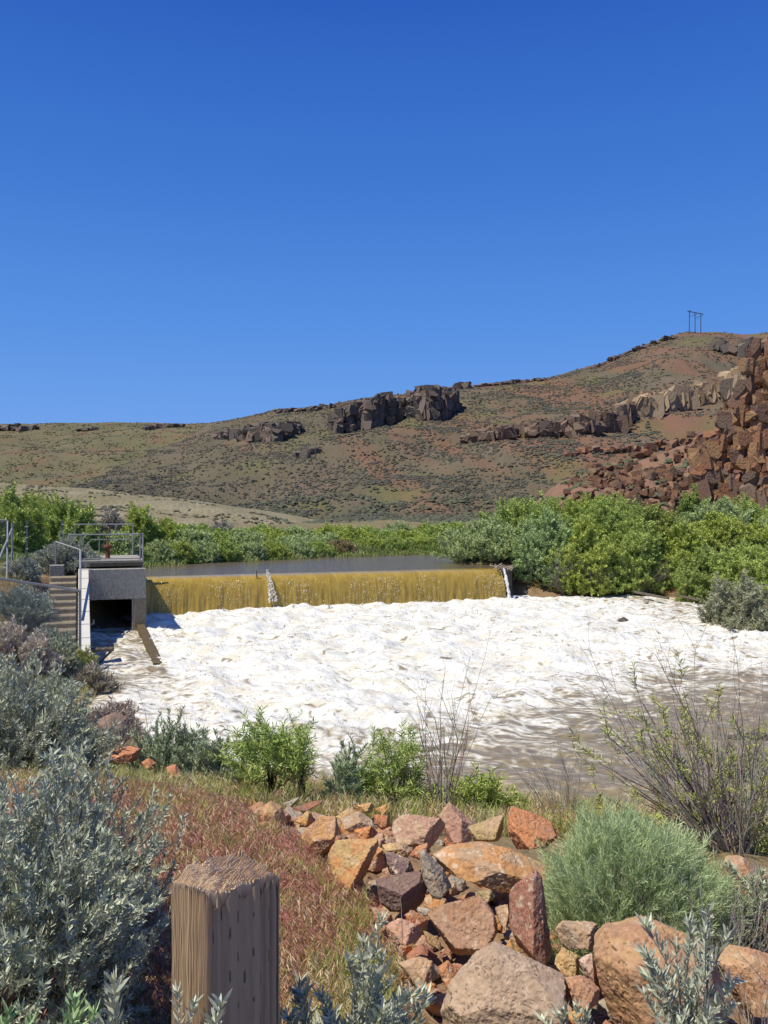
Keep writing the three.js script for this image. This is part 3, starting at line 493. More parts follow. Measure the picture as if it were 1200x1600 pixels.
/* ------------------------------------------------------------------ rocks, one by one */
function polyRock(r) {  // r: {p: outline, D: distance, c and c2: the stone's two mineral tones, planes: cleavage planes [nx, ny, nz, distance] that cut the shape (no colour), d: detail, th: thickness}
  const R = rng(r.seed), n = r.p.length; let cx = 0, cy = 0; r.p.forEach(([x, y]) => { cx += x / n; cy += y / n; });
  const k = r.D / FPX, C = at(cx, cy, r.D), pl = [];
  const q = r.p.map(([x, y]) => [(x - cx) * k, -(y - cy) * k]); let hw = 0, hh = 0; q.forEach(([x, y]) => { hw = Math.max(hw, Math.abs(x)); hh = Math.max(hh, Math.abs(y)); });
  const S = Math.min(hw, hh), th = (r.th || 1) * S * 1.05;
  for (let i = 0; i < n; i++) { const a = q[i], b = q[(i + 1) % n], ex = b[0] - a[0], ey = b[1] - a[1], L = Math.hypot(ex, ey); let nx = ey / L, ny = -ex / L, d = nx * a[0] + ny * a[1]; if (d < 0) { nx = -nx; ny = -ny; d = -d; } for (const tz of [.12 + .5 * R(), -.15 - .4 * R()]) { const l = Math.hypot(1, tz); pl.push([nx / l, ny / l, tz / l, d / l]); } }
  const F = r.planes || [[-.25 + .4 * R(), .35 + .4 * R(), .8, .75], [.75, -.1 + .3 * R(), .6, .8 + .15 * R()], [-.6, -.2 + .5 * R(), .7, .9]];
  for (const [x, y, z, d] of F) { const l = Math.hypot(x, y, z); pl.push([x / l, y / l, z / l, d * th]); }
  pl.push([0, 0, -1, th], [0, .4, -.9, th * .9]);
  const g0 = new THREE.IcosahedronGeometry(1, r.d || 15); g0.deleteAttribute('uv'); g0.deleteAttribute('normal'); const g = mergeVertices(g0), P = g.attributes.position, col = new Float32Array(P.count * 3), o = r.seed * 1.37;
  for (let i = 0; i < P.count; i++) {
    let x = P.getX(i) * hw, y = P.getY(i) * hh, z = P.getZ(i) * th; const l = Math.hypot(x, y, z); x /= l; y /= l; z /= l;
    let d = 9; for (const [a, b, c, w] of pl) { const t = a * x + b * y + c * z; if (t > .01) d = Math.min(d, w / t); }
    const X = x * d, Y = y * d, Z = z * d; d += S * (.04 * fbm3(X * 6 + o, Y * 6, Z * 6, 5)) + .006 * fbm3(X * 45, Y * 45 + o, Z * 45, 3);
    P.setXYZ(i, x * d, y * d, z * d);
    const m = fbm3(X * 6 + o, Y * 6, Z * 6 + 3, 4), m2 = fbm3(X * 14, Y * 14 + o, Z * 14, 4), m3 = fbm3(X * 40 + o, Y * 40, Z * 40, 3); let c = mixC(r.c, r.c2, sstep(-.15, .35, m)); c = mixC(c, [.6, .48, .34], sstep(.28, .42, m2) * (r.pale ?? .45)); c = mixC(c, [.14, .1, .075], sstep(.1, .7, -m2 + .15 * m3) * .2); const v = 1 + .35 * m3; col[i * 3] = c[0] * v; col[i * 3 + 1] = c[1] * v; col[i * 3 + 2] = c[2] * v;
  }
  g.setAttribute('color', new THREE.BufferAttribute(col, 3)); const h = toCreasedNormals(g, .42); boxUV(h, 2.2); h.userData.center = C; return h;
}
const stoneM = std({ vertexColors: true, roughness: .92, bumpMap: grainTex, bumpScale: .012 });
const ORANGE = [.52, .245, .09], RUST = [.46, .185, .085], TAN = [.43, .285, .17], PINKR = [.45, .26, .175], GREY = [.33, .275, .21], MAROON = [.34, .155, .1], OCHRE = [.5, .335, .145], UMBER = [.21, .135, .105], BROWN = [.4, .22, .12];
let rseed = 100;
function rock(label, p, D, c, c2, opt = {}) { const g = polyRock({ p, D, c, c2, seed: rseed++, ...opt }); const m = mesh(opt.name || 'boulder', g, opt.mat || stoneM); m.position.copy(g.userData.center); tag(m, label, opt.cat || 'rock', opt.group); return m; }
const big = { d: 22 };
rock('flat faced tan brown boulder in the middle of the rock pile', [[667, 1430], [677, 1418], [747, 1399], [760, 1407], [773, 1427], [778, 1453], [770, 1470], [747, 1485], [720, 1491], [703, 1485], [687, 1460]], 4.3, [.44, .265, .165], BROWN, { ...big, planes: [[-.12, .52, .84, .42], [-.1, -.75, .65, .7]] });
rock('tall upright maroon slab with a white streak', [[795, 1397], [800, 1387], [837, 1358], [847, 1370], [857, 1447], [863, 1493], [843, 1503], [823, 1500], [807, 1473], [797, 1447]], 4.2, MAROON, [0.342, 0.182, 0.13], { ...big, pale: .6, planes: [[-.55, .3, .78, .75], [.5, .25, .83, .8]] });
rock('long mottled orange boulder lying across the rock pile', [[675, 1335], [700, 1322], [733, 1312], [763, 1312], [793, 1325], [833, 1328], [867, 1340], [860, 1393], [793, 1395], [760, 1383], [700, 1368]], 4.85, [0.502, 0.257, 0.105], TAN, { d: 26, pale: .8, planes: [[-.2, .6, .78, .8], [.1, -.1, 1, .95]] });
rock('grey wedge shaped stone leaning against the mottled orange boulder', [[654, 1330], [663, 1327], [693, 1357], [706, 1385], [688, 1405], [675, 1403], [660, 1370]], 4.65, GREY, [0.376, 0.274, 0.17], { planes: [[-.5, .1, .85, .7], [.5, .4, .75, .7]] });
rock('dark purplish brown block below the speckled purple stone', [[587, 1373], [640, 1363], [657, 1363], [668, 1383], [663, 1407], [647, 1423], [610, 1425], [593, 1410]], 4.65, UMBER, [.2, .12, .1], { ...big, pale: .1, planes: [[-.1, .85, .5, .75], [.55, -.25, .8, .6], [-.5, -.1, .85, .85]] });
rock('purple stone speckled with white above the dark block', [[597, 1335], [613, 1332], [640, 1343], [647, 1360], [640, 1364], [610, 1367]], 5, [.22, .14, .135], [0.319, 0.217, 0.17], { pale: .9 });
rock('large sunlit orange slab at the edge of the red grass', [[512, 1335], [525, 1312], [590, 1310], [592, 1320], [580, 1352], [572, 1365], [557, 1397], [530, 1387], [515, 1360]], 5, ORANGE, OCHRE, { ...big, planes: [[-.35, .55, .75, .62], [-.7, .2, .7, .8], [.85, -.1, .5, .75]] });
rock('rounded orange tan boulder behind the orange slab', [[471, 1307], [477, 1295], [500, 1277], [525, 1275], [530, 1295], [524, 1310], [515, 1330], [490, 1345], [477, 1340]], 5.6, [0.502, 0.279, 0.115], [0.41, 0.228, 0.12], { ...big, planes: [[-.2, .75, .62, .68], [-.1, -.1, 1, .85]] });
rock('pointed rust orange stone poking out of the grass', [[385, 1285], [415, 1270], [440, 1290], [437, 1297], [415, 1306], [395, 1300]], 6, RUST, ORANGE, { planes: [[-.5, .6, .6, .7], [.6, -.3, .7, .7]] });
rock('flat dark red slab on the crest of the rock pile', [[457, 1262], [490, 1252], [520, 1251], [519, 1260], [495, 1267], [480, 1267], [465, 1275], [452, 1280]], 6.5, [0.319, 0.142, 0.085], [.22, .12, .09]);
rock('pale grey slab tilted behind the dark red slab', [[442, 1255], [467, 1245], [472, 1252], [457, 1262], [452, 1268]], 6.9, [0.376, 0.319, 0.245], GREY);
rock('ochre wedge under the dark red slab', [[460, 1285], [480, 1266], [487, 1270], [489, 1282], [480, 1290]], 6.2, OCHRE, ORANGE);
rock('grey tan boulder on top of the orange stones', [[532, 1280], [560, 1268], [580, 1280], [592, 1294], [557, 1302], [540, 1298]], 5.9, TAN, [0.376, 0.285, 0.2], { planes: [[-.2, .8, .55, .8], [.2, 0, 1, .9]] });
rock('bright rust wedge above the large orange slab', [[552, 1297], [580, 1290], [596, 1306], [565, 1312], [555, 1306]], 5.55, [0.547, 0.228, 0.075], RUST);
rock('yellow orange stone at the top of the rock pile', [[550, 1260], [580, 1254], [588, 1260], [580, 1270], [560, 1270]], 6.8, [0.547, 0.308, 0.12], OCHRE);
rock('small bright orange stone at the top of the rock pile', [[585, 1264], [604, 1256], [610, 1262], [602, 1272]], 6.9, [0.57, 0.296, 0.1], ORANGE);
rock('rust brown stone at the top of the rock pile under the small bright orange stone', [[585, 1272], [605, 1275], [611, 1290], [597, 1298], [585, 1287]], 6.3, [0.422, 0.188, 0.09], RUST);
rock('large pinkish tan boulder with a pale blotched face', [[612, 1300], [615, 1283], [640, 1272], [690, 1279], [722, 1290], [720, 1310], [690, 1326], [640, 1324], [618, 1316]], 5.4, PINKR, [0.502, 0.342, 0.21], { ...big, pale: .8, planes: [[-.35, .55, .75, .8], [.82, -.28, .5, .55], [-.1, .1, 1, .95]] });
rock('pink pointed boulder behind the pinkish tan boulder', [[685, 1275], [702, 1253], [717, 1265], [743, 1287], [737, 1314], [700, 1314]], 6, PINKR, [0.41, 0.228, 0.155], { planes: [[-.4, .4, .8, .75], [.6, .3, .7, .8]] });
rock('olive tan wedge beside the rust orange pyramid shaped boulder', [[730, 1292], [787, 1272], [794, 1302], [773, 1315], [740, 1314]], 5.5, [0.388, 0.285, 0.125], TAN, { pale: .1, planes: [[-.4, .55, .75, .7], [.9, -.1, .42, .62]] });
rock('large rust orange pyramid shaped boulder beside the soft green bush', [[792, 1277], [803, 1253], [840, 1273], [860, 1280], [872, 1307], [852, 1325], [807, 1327], [793, 1300]], 5.3, [0.513, 0.217, 0.095], [0.456, 0.228, 0.12], { ...big, pale: .15, planes: [[-.3, .45, .84, .75], [.3, .3, .9, .85]] });
rock('huge flat topped grey tan boulder', [[687, 1580], [703, 1533], [773, 1488], [820, 1495], [881, 1523], [881, 1547], [871, 1630], [700, 1640]], 3.5, [.39, .27, .18], [.42, .3, .2], { d: 28, pale: .35, planes: [[-.1, .75, .65, .6], [-.2, .1, 1, .75]] });
rock('large rough brown boulder below the soft green bush', [[929, 1493], [948, 1458], [1021, 1442], [1060, 1456], [1088, 1468], [1116, 1493], [1132, 1540], [1100, 1610], [1039, 1630], [962, 1610], [934, 1528]], 3.6, BROWN, [0.456, 0.274, 0.13], { d: 28, pale: .2, planes: [[-.1, .8, .6, .68], [-.35, .05, .95, .75]] });
rock('grey brown block half under the soft green bush', [[866, 1458], [881, 1442], [934, 1444], [944, 1461], [937, 1484], [885, 1483]], 4.0, TAN, [0.342, 0.251, 0.17]);
rock('small ochre wedge below the block under the soft green bush', [[866, 1505], [881, 1481], [902, 1493], [906, 1524], [881, 1526]], 3.8, OCHRE, ORANGE);
rock('pale pink sliver of stone beside the rough brown boulder', [[904, 1500], [927, 1488], [934, 1524], [941, 1551], [916, 1533]], 3.7, [0.513, 0.353, 0.28], PINKR);
rock('flat reddish brown stone between the two largest boulders', [[883, 1528], [906, 1526], [937, 1545], [934, 1568], [895, 1576], [881, 1562]], 3.5, [0.456, 0.245, 0.135], BROWN);
rock('orange wedge at the foot of the maroon slab', [[785, 1489], [797, 1467], [826, 1494], [823, 1504], [793, 1497]], 4.0, [0.536, 0.296, 0.1], ORANGE);
rock('pinkish stone at the edge of the green grass', [[603, 1447], [627, 1438], [663, 1446], [661, 1467], [627, 1476], [608, 1472]], 4.2, [0.524, 0.296, 0.19], PINKR);
rock('brown stone under the dark purplish block', [[580, 1417], [610, 1428], [613, 1440], [587, 1447]], 4.4, BROWN, TAN);
rock('thin rust coloured splinter of stone', [[632, 1430], [642, 1422], [671, 1440], [669, 1449], [637, 1442]], 4.25, [0.456, 0.194, 0.08], RUST);
rock('pale tan wedge between the flat boulder and the maroon slab', [[773, 1417], [793, 1413], [797, 1433], [790, 1455], [779, 1439]], 4.3, [0.513, 0.353, 0.21], TAN);
rock('olive stone under the long mottled boulder', [[738, 1396], [767, 1391], [776, 1403], [760, 1410]], 4.5, [0.342, 0.257, 0.125], OCHRE);
rock('tan slab in front of the pinkish tan boulder', [[597, 1319], [632, 1316], [645, 1328], [637, 1340], [600, 1338]], 5.2, TAN, OCHRE, { planes: [[-.1, .85, .5, .8], [0, 0, 1, .9]] });
rock('small orange stone above the grey wedge', [[639, 1337], [650, 1323], [667, 1317], [673, 1331], [655, 1344]], 5.0, [0.502, 0.251, 0.12], RUST);
rock('small rust stone beside the huge grey tan boulder', [[683, 1512], [700, 1501], [718, 1518], [695, 1540]], 3.8, [0.456, 0.205, 0.09], RUST);
rock('thin grey sliver of stone', [[650, 1417], [673, 1421], [674, 1432], [656, 1430]], 4.4, [0.399, 0.342, 0.27], GREY);
rock('small ochre stone against the flat faced boulder', [[661, 1453], [687, 1470], [691, 1486], [666, 1473]], 4.2, [0.433, 0.262, 0.11], OCHRE);
rock('pinkish tan stone half buried in green grass', [[622, 1504], [650, 1497], [675, 1502], [684, 1525], [643, 1540]], 3.9, [0.502, 0.314, 0.175], TAN);
rock('orange tan rock behind the grey dead twigs', [[1130, 1344], [1161, 1339], [1205, 1380], [1200, 1405], [1147, 1398]], 5.2, [0.479, 0.262, 0.13], TAN, big);
rock('flat brown rock under the grey dead twigs', [[1120, 1500], [1170, 1480], [1230, 1500], [1235, 1550], [1150, 1570]], 3.7, BROWN, [0.456, 0.285, 0.15], big);
rock('flat topped brick red rock at the edge of the red grass', [[162, 1178], [202, 1165], [219, 1170], [215, 1187], [200, 1195], [170, 1194]], 8.4, [0.513, 0.217, 0.11], RUST, { planes: [[0, .9, .4, .7], [.2, 0, 1, .9]] });
rock('small brick red rock between the flat red rock and the grey bush', [[221, 1191], [232, 1184], [245, 1192], [240, 1203], [226, 1202]], 8.2, [0.479, 0.217, 0.11], RUST);
rock('brick red rock beside the grey green bush', [[260, 1198], [275, 1194], [287, 1212], [276, 1222], [261, 1213]], 7.9, [0.479, 0.194, 0.1], RUST);
rock('small grey stone beside the flat red rock', [[160, 1189], [170, 1181], [177, 1187], [170, 1196]], 8.2, [.25, .22, .18], GREY);
rock('brown rock under dry grass at the water edge', [[150, 1125], [180, 1112], [200, 1120], [206, 1152], [190, 1165], [160, 1160]], 11.8, [.2, .13, .1], [.25, .17, .12], { pale: .1 });
// rocks standing in the river
const wetM = std({ vertexColors: true, roughness: .3, bumpMap: pitTex, bumpScale: .012 });
for (const [l, p, D] of [['small dark wet rock breaking the white water', [[962, 962], [975, 956], [987, 963], [985, 972], [965, 972]], 29], ['dark wet boulder with water breaking round it', [[1046, 998], [1055, 989], [1075, 990], [1085, 999], [1080, 1008], [1050, 1008]], 25], ['small dark stone in the water beside the far bank bush', [[1145, 993], [1152, 990], [1158, 993], [1156, 1000], [1146, 1000]], 25.5], ['large dark wet boulder in brown water beyond the leaning willow stems', [[1130, 1150], [1140, 1132], [1175, 1127], [1215, 1130], [1225, 1165], [1140, 1168]], 13.9]])
  rock(l, p, D, [.07, .055, .045], [.1, .08, .06], { mat: wetM, pale: .1, cat: 'river rock', name: 'river_rock' }).position.y -= .17;
for (const [x, D, s] of [[11.4, 33, .4], [11.9, 31.5, .35], [12.3, 31, .5], [11.6, 30, .3], [12.2, 29.5, .28], [11.8, 28.5, .33], [12.6, 32.5, .3], [10.6, 34.4, .25]]) {
  const b = gp(x, D), px = 600 + b.x / D * FPX, py = 800 - (Math.max(b.y, .02) + .05 - EYE) / D * FPX, k = s * FPX / D / 2;
  rock('rounded grey cobble on the muddy far bank', [[px - k, py], [px - k * .5, py - k * .55], [px + k * .5, py - k * .6], [px + k, py], [px + k * .6, py + k * .5], [px - k * .6, py + k * .5]], D, GREY, [.33, .28, .22], { d: 6, name: 'cobble', cat: 'cobble', group: 'cobbles on the far bank' });
}
// loose stones filling the pile
{
  const R = rng(404), tones = [ORANGE, RUST, TAN, PINKR, BROWN, OCHRE, GREY, MAROON];
  const zone = [[[385, 1240], [640, 1300], 80, 6.9, 5.6], [[560, 1310], [700, 1420], 26, 5.5, 4.6], [[640, 1330], [880, 1500], 60, 5.2, 4.2], [[700, 1300], [900, 1360], 30, 5.6, 4.9], [[860, 1330], [900, 1460], 12, 5, 4.2], [[600, 1430], [700, 1540], 14, 4.4, 3.9], [[860, 1440], [1000, 1560], 14, 4.2, 3.6], [[640, 1260], [800, 1320], 16, 6.4, 5.6], [[1100, 1400], [1200, 1580], 12, 4.8, 3.6]];
  for (const [a, b, n, d0, d1] of zone) for (let i = 0; i < n; i++) {
    const fy = R(), px = lerp(a[0], b[0], R()), D = lerp(d0, d1, fy), x = (px - 600) / FPX * D, y = groundY(x, D), s = (.03 + .075 * R() * R() + .02 * R()) * (px < 600 && D > 5.4 ? 1.5 : 1), py = 800 - (y + s * .35 - EYE) / D * FPX, k = s * FPX / D; const c = tones[Math.floor(R() * tones.length)], poly = [...Array(6).keys()].map((j) => { const t = j / 6 * 6.283 + R() * .6; return [px + Math.cos(t) * k * (.8 + .5 * R()), py + Math.sin(t) * k * (.5 + .4 * R())]; });
    rock('small loose angular stone lying in the gaps of the rock pile', poly, D, c, tones[Math.floor(R() * tones.length)], { d: 5, name: 'loose_stone', cat: 'stone', group: 'loose stones of the rock pile' });
  }
}

/* ------------------------------------------------------------------ plants */
function bladeTo(out, p, dir, side, len, wid, curve, c0, c1) {  // a folded leaf of three cross sections
  const b = out.pos.length / 3, up = V(0, 1, 0);
  const pts = [0, .4, .75, 1], ws = [.35, 1, .75, 0.02];
  for (let k = 0; k < 4; k++) { const t = pts[k], q = p.clone().addScaledVector(dir, len * t).addScaledVector(curve, len * t * t), w = wid * .5 * ws[k]; out.pos.push(q.x - side.x * w, q.y - side.y * w, q.z - side.z * w, q.x + side.x * w, q.y + side.y * w, q.z + side.z * w); const c = mixC(c0, c1, t); out.col.push(...c, ...c); }
  for (let k = 0; k < 3; k++) { const a = b + k * 2; out.idx.push(a, a + 1, a + 2, a + 1, a + 3, a + 2); }
}
function tubeTo(out, pts, r0, r1, c, seg = 4) {
  const b0 = out.pos.length / 3, n = pts.length;
  for (let i = 0; i < n; i++) { const d = pts[Math.min(n - 1, i + 1)].clone().sub(pts[Math.max(0, i - 1)]).normalize(), s = Math.abs(d.y) < .9 ? V(0, 1, 0).cross(d).normalize() : V(1, 0, 0).cross(d).normalize(), t = d.clone().cross(s), r = lerp(r0, r1, i / (n - 1)); for (let k = 0; k < seg; k++) { const a = k / seg * 6.283, x = Math.cos(a) * r, y = Math.sin(a) * r; out.pos.push(pts[i].x + s.x * x + t.x * y, pts[i].y + s.y * x + t.y * y, pts[i].z + s.z * x + t.z * y); out.col.push(...c); } }
  for (let i = 0; i < n - 1; i++) for (let k = 0; k < seg; k++) { const a = b0 + i * seg + k, b = b0 + i * seg + (k + 1) % seg; out.idx.push(a, b, a + seg, b, b + seg, a + seg); }
}
const buf = () => ({ pos: [], col: [], idx: [] });
const done = (o) => geoFrom(o.pos, o.idx, o.col);
const rv = (R) => V(R() - .5, R() - .5, R() - .5).multiplyScalar(2);
// sprigs grow along +y
function sprig(seed, { len, leaves, L, W, spread, up, from, c0, c1, stem, stemR, bend = .15, tipBunch = 0 }) {
  const R = rng(seed), o = buf(), bx_ = (R() - .5) * 2 * bend * len, bz = (R() - .5) * 2 * bend * len, P = (t) => V(bx_ * t * t, len * t, bz * t * t);
  tubeTo(o, [P(0), P(.5), P(1)], stemR, stemR * .35, stem, 3);
  for (let i = 0; i < leaves; i++) {
    let t = lerp(from, 1, (i + R()) / leaves); if (tipBunch && R() < tipBunch) t = 1 - .15 * R(); const a = i * 2.4 + R() * .8, d = V(Math.cos(a) * spread, up * (.6 + .8 * R()), Math.sin(a) * spread).normalize(), s = d.clone().cross(rv(R)).normalize(), v = .8 + .4 * R();
    bladeTo(o, P(t), d, s, L * (.65 + .6 * R()), W * (.8 + .4 * R()), rv(R).multiplyScalar(.22), c0.map((q) => q * v), c1.map((q) => q * v));
  }
  return done(o);
}
const leafM = (o = {}) => new THREE.MeshPhysicalMaterial(Object.assign({ vertexColors: true, roughness: .75, side: THREE.DoubleSide }, o));
const sageM = leafM({ roughness: .65, transmission: .15, thickness: 0 }), willowM = leafM({ transmission: .12, thickness: 0, roughness: .8 }), twigM = std({ vertexColors: true, roughness: .95 });
const SAGE0 = [.5, .525, .39], SAGE1 = SAGE0, BARK = [.2, .16, .125];
const sageSprigs = [1, 2, 3, 4].map((s) => sprig(s, { len: .2, leaves: 46, L: .036, W: .0075, spread: .55, up: .75, from: .12, c0: SAGE0, c1: SAGE1, stem: [.26, .24, .18], stemR: .003, bend: .3, tipBunch: .25 }));
const rabbitSprigs = [1, 2, 3].map((s) => sprig(40 + s, { len: .24, leaves: 34, L: .055, W: .0034, spread: .5, up: .9, from: .1, c0: [.46, .54, .29], c1: [.46, .54, .29], stem: [.34, .4, .22], stemR: .0018, bend: .25 }));
const willowSprigs = [1, 2, 3].map((s) => sprig(60 + s, { len: .3, leaves: 30, L: .07, W: .0115, spread: .75, up: .6, from: .08, c0: [.37, .46, .12], c1: [.37, .46, .12], stem: [.16, .13, .06], stemR: .003, bend: .35 }));
const farSprigs = [1, 2, 3].map((s) => sprig(80 + s, { len: .5, leaves: 34, L: .13, W: .036, spread: .8, up: .55, from: .05, c0: [1, 1, 1], c1: [1, 1, 1], stem: [.5, .4, .25], stemR: .006, bend: .4 }));
const farSageSprigs = [1, 2].map((s) => sprig(90 + s, { len: .26, leaves: 30, L: .07, W: .018, spread: .6, up: .75, from: .08, c0: [1, 1, 1], c1: [1, 1, 1], stem: [.6, .5, .4], stemR: .004, bend: .35 }));
function branchy(seed, H, spread, n, r0, c, depth = 2, lean = V(0, 0, 0)) {  // bare stems that fork
  const R = rng(seed), o = buf();
  const grow = (p, d, L, r, k) => { const pts = [p]; let q = p.clone(), dd = d.clone(); for (let i = 0; i < 4; i++) { dd.addScaledVector(rv(R), .16).addScaledVector(V(0, 1, 0), .05).normalize(); q = q.clone().addScaledVector(dd, L / 4); pts.push(q); } tubeTo(o, pts, r, r * .5, c.map((x) => x * (.8 + .4 * R())), k ? 4 : 3); if (k > 0) for (let i = 0; i < 3; i++) { const j = 1 + Math.floor(R() * 4); grow(pts[j], dd.clone().addScaledVector(rv(R), .55).normalize(), L * (.4 + .3 * R()), r * .5, k - 1); } };
  for (let i = 0; i < n; i++) { const a = R() * 6.28, s = spread * Math.sqrt(R()), d = V(Math.cos(a) * s, 1, Math.sin(a) * s).add(lean).normalize(); grow(V(Math.cos(a) * .06 * s, -.03, Math.sin(a) * .06 * s), d, H * (.5 + .35 * R()), r0 * (.6 + .5 * R()), depth); }
  return done(o);
}
function bush(b) {
  const R = rng(b.seed), g = thing(b.name || 'sagebrush', b.label, b.cat || 'shrub', b.at, b.group), [rx, ry, rz] = b.r, so = buf(), kinds = b.sprigs, per = kinds.map(() => []), lean = b.lean || V(0, 0, 0), off = b.seed * 3.1;
  const lump = (d) => 1 + (b.lump ?? .3) * (n3(d.x * 1.7 + off, d.y * 1.7, d.z * 1.7) + .6 * n3(d.x * 4 + off, d.y * 4, d.z * 4));
  for (let i = 0; i < b.n; i++) {
    const a = R() * 6.283, cy = lerp(b.low ?? -.05, 1, Math.pow(R(), b.top ?? .8)), s = Math.sqrt(Math.max(0, 1 - cy * cy)), d = V(Math.cos(a) * s, cy, Math.sin(a) * s), rad = Math.max(.25, lump(d)) * (1 - (b.shell ?? .45) * R() * R());
    if (b.gap && n3(d.x * 3.5 + off, d.y * 3.5, d.z * 3.5) > b.gap) continue;
    const p = V(d.x * rx * rad, Math.max(.02, d.y * ry * rad), d.z * rz * rad).addScaledVector(lean, d.y * ry * rad), dir = V(d.x * .8, d.y * .5 + (b.up ?? .65), d.z * .8).addScaledVector(rv(R), b.mess ?? .35).add(lean).normalize(), sc = (b.size || 1) * (.7 + .6 * R()), L = b.sl * sc;
    p.addScaledVector(dir, -L * .6); const c = C4.clone().copy(b.c[0]).lerp(b.c[1], R()); const v = .85 + .3 * R(); c.multiplyScalar(v);
    per[Math.floor(R() * kinds.length)].push([p, new THREE.Quaternion().setFromUnitVectors(V(0, 1, 0), dir).multiply(new THREE.Quaternion().setFromAxisAngle(V(0, 1, 0), R() * 6.28)), sc, c]);
    if (i % Math.max(1, Math.floor(b.n / (b.stems || 40))) === 0) { const e = p.clone().multiplyScalar(.96), m = V(e.x * .35, e.y * .55, e.z * .35).addScaledVector(rv(R), .05 * ry); tubeTo(so, [V(e.x * .06, -.06, e.z * .06), m, V(lerp(m.x, e.x, .6), lerp(m.y, e.y, .55), lerp(m.z, e.z, .6)), e], (b.stemR || .012), (b.stemR || .012) * .3, (b.bark || BARK).map((q) => q * (.7 + .6 * R())), 5); }
  }
  mesh('stems', done(so), twigM, g);
  per.forEach((l, k) => { if (!l.length) return; const m = shade(new THREE.InstancedMesh(kinds[k], b.mat, l.length)); m.name = 'foliage'; m.userData.kind = 'stuff'; l.forEach(([p, q, s, c], i) => { m.setMatrixAt(i, M4.compose(p, q, S4.set(s, s, s))); m.setColorAt(i, c); }); g.add(m); });
  return g;
}
const W1 = lin(1, 1, 1), near = (px, py, D) => at(px, py, D);
const gAt = (px, D, dy = 0) => { const x = (px - 600) / FPX * D; return V(x, groundY(x, D) + dy, -D); };
// --- sagebrush by the post and along the bank
const sageC = [lin(.9, .92, .95), lin(1.12, 1.1, 1.05)];
let bs = 500; const sage = (label, base, r, n, o = {}) => bush({ name: 'sagebrush', cat: 'sagebrush', label, at: base, r, n, seed: bs++, sprigs: sageSprigs, mat: sageM, c: sageC, sl: .2, stems: 46, ...o });
sage('big silvery sagebrush filling the bank beside the weathered post', gAt(0, 3.1, -.05), [.46, .95, .55], 1250, { lump: .38, size: .82, mess: .42 });
sage('silvery sagebrush reaching an arm over the red grass', gAt(85, 3.9, -.05), [.42, .72, .5], 820, { lump: .45, size: .85, mess: .42, lean: V(.16, 0, 0) });
sage('low green tinged sagebrush at the foot of the big silvery sagebrush', gAt(40, 2.25, .0), [.36, .5, .3], 420, { c: [lin(.7, .9, .6), lin(.85, 1.05, .7)] });
sage('dark blue green sagebrush beside the chain link fence', gAt(5, 8.3, -.05), [.8, .98, .8], 1100, { size: 1.35, lump: .35 });
sage('dense blue green sagebrush overhanging the water', gAt(72, 9.2, -.05), [.42, .92, .55], 750, { size: 1.3, lump: .35 });
sage('silver sagebrush tuft beside the shaded face of the post', gAt(540, 2.4, .0), [.3, .66, .2], 520, { shell: .7, mess: .25, up: .9 });
sage('small silver sagebrush tips in front of the post edge', gAt(245, 1.98, 0), [.17, .82, .1], 90, { shell: .8, mess: .2, up: 1.1, stems: 14 });
sage('single silver sagebrush shoot against the lit face of the post', gAt(312, 1.88, 0), [.05, .8, .05], 34, { shell: .9, mess: .15, up: 1.3, stems: 6 });
sage('silver sagebrush shoots in front of the rough brown boulder', gAt(1085, 2.75, .05), [.17, .72, .16], 190, { shell: .8, mess: .25, up: 1.0 });
sage('small sagebrush sprigs among the stones between the largest boulders', gAt(915, 2.95, 0), [.12, .48, .1], 60, { shell: .8, up: 1, stems: 14 });
sage('faded sagebrush behind the grey dead twigs', gAt(1195, 4.4, 0), [.2, .42, .2], 120, { c: [lin(.85, .9, .8), lin(1, 1, .9)] });
sage('grey green sagebrush beside the brick red rock', gAt(262, 8.6, -.05), [.32, .62, .32], 520, { c: [lin(.75, .85, .7), lin(.95, 1, .85)], up: 1 });
sage('grey green sagebrush beside the small leafy willow', gAt(325, 8.4, -.05), [.28, .52, .28], 420, { c: [lin(.75, .85, .7), lin(.95, 1, .85)], up: 1 });
sage('slim grey green sagebrush at the water edge behind the rocks', gAt(542, 8.0, -.05), [.16, .55, .2], 190, { c: [lin(.7, .85, .65), lin(.9, 1, .8)], up: 1.1 });
// --- far sagebrush round the steps
const fsage = (label, base, r, n, o = {}) => bush({ name: 'sagebrush', cat: 'sagebrush', label, at: base, r, n, seed: bs++, sprigs: farSageSprigs, mat: sageM, c: [lin(.34, .36, .28), lin(.46, .48, .38)], sl: .26, stems: 40, stemR: .02, ...o });
fsage('round grey sagebrush beside the intake deck', gAt(100, 27.6), [.95, 1.05, .9], 900);
fsage('smaller grey sagebrush spreading toward the deck railing', gAt(138, 28.6), [.5, .72, .6], 400);
fsage('grey sagebrush behind the chain link fence', gAt(35, 22.5), [.8, .85, .8], 700, { c: [lin(0.255, 0.3, 0.225), lin(0.39, 0.435, 0.345)] });
fsage('grey sagebrush beside the upper steps', gAt(72, 23), [.55, .7, .7], 500, { c: [lin(0.255, 0.3, 0.225), lin(0.39, 0.435, 0.345)] });
fsage('dark sagebrush beside the lower steps', gAt(75, 20.5), [.5, .65, .6], 420, { c: [lin(0.21, 0.255, 0.173), lin(0.33, 0.375, 0.285)] });
fsage('straw coloured dead brush below the chain link fence', gAt(20, 17.2), [.75, .85, .6], 650, { c: [lin(0.45, 0.39, 0.3), lin(0.6, 0.525, 0.435)], up: .9 });
fsage('olive sagebrush at the fence foot', gAt(75, 18.2), [.6, .7, .6], 500, { c: [lin(0.255, 0.285, 0.18), lin(0.375, 0.405, 0.27)] });
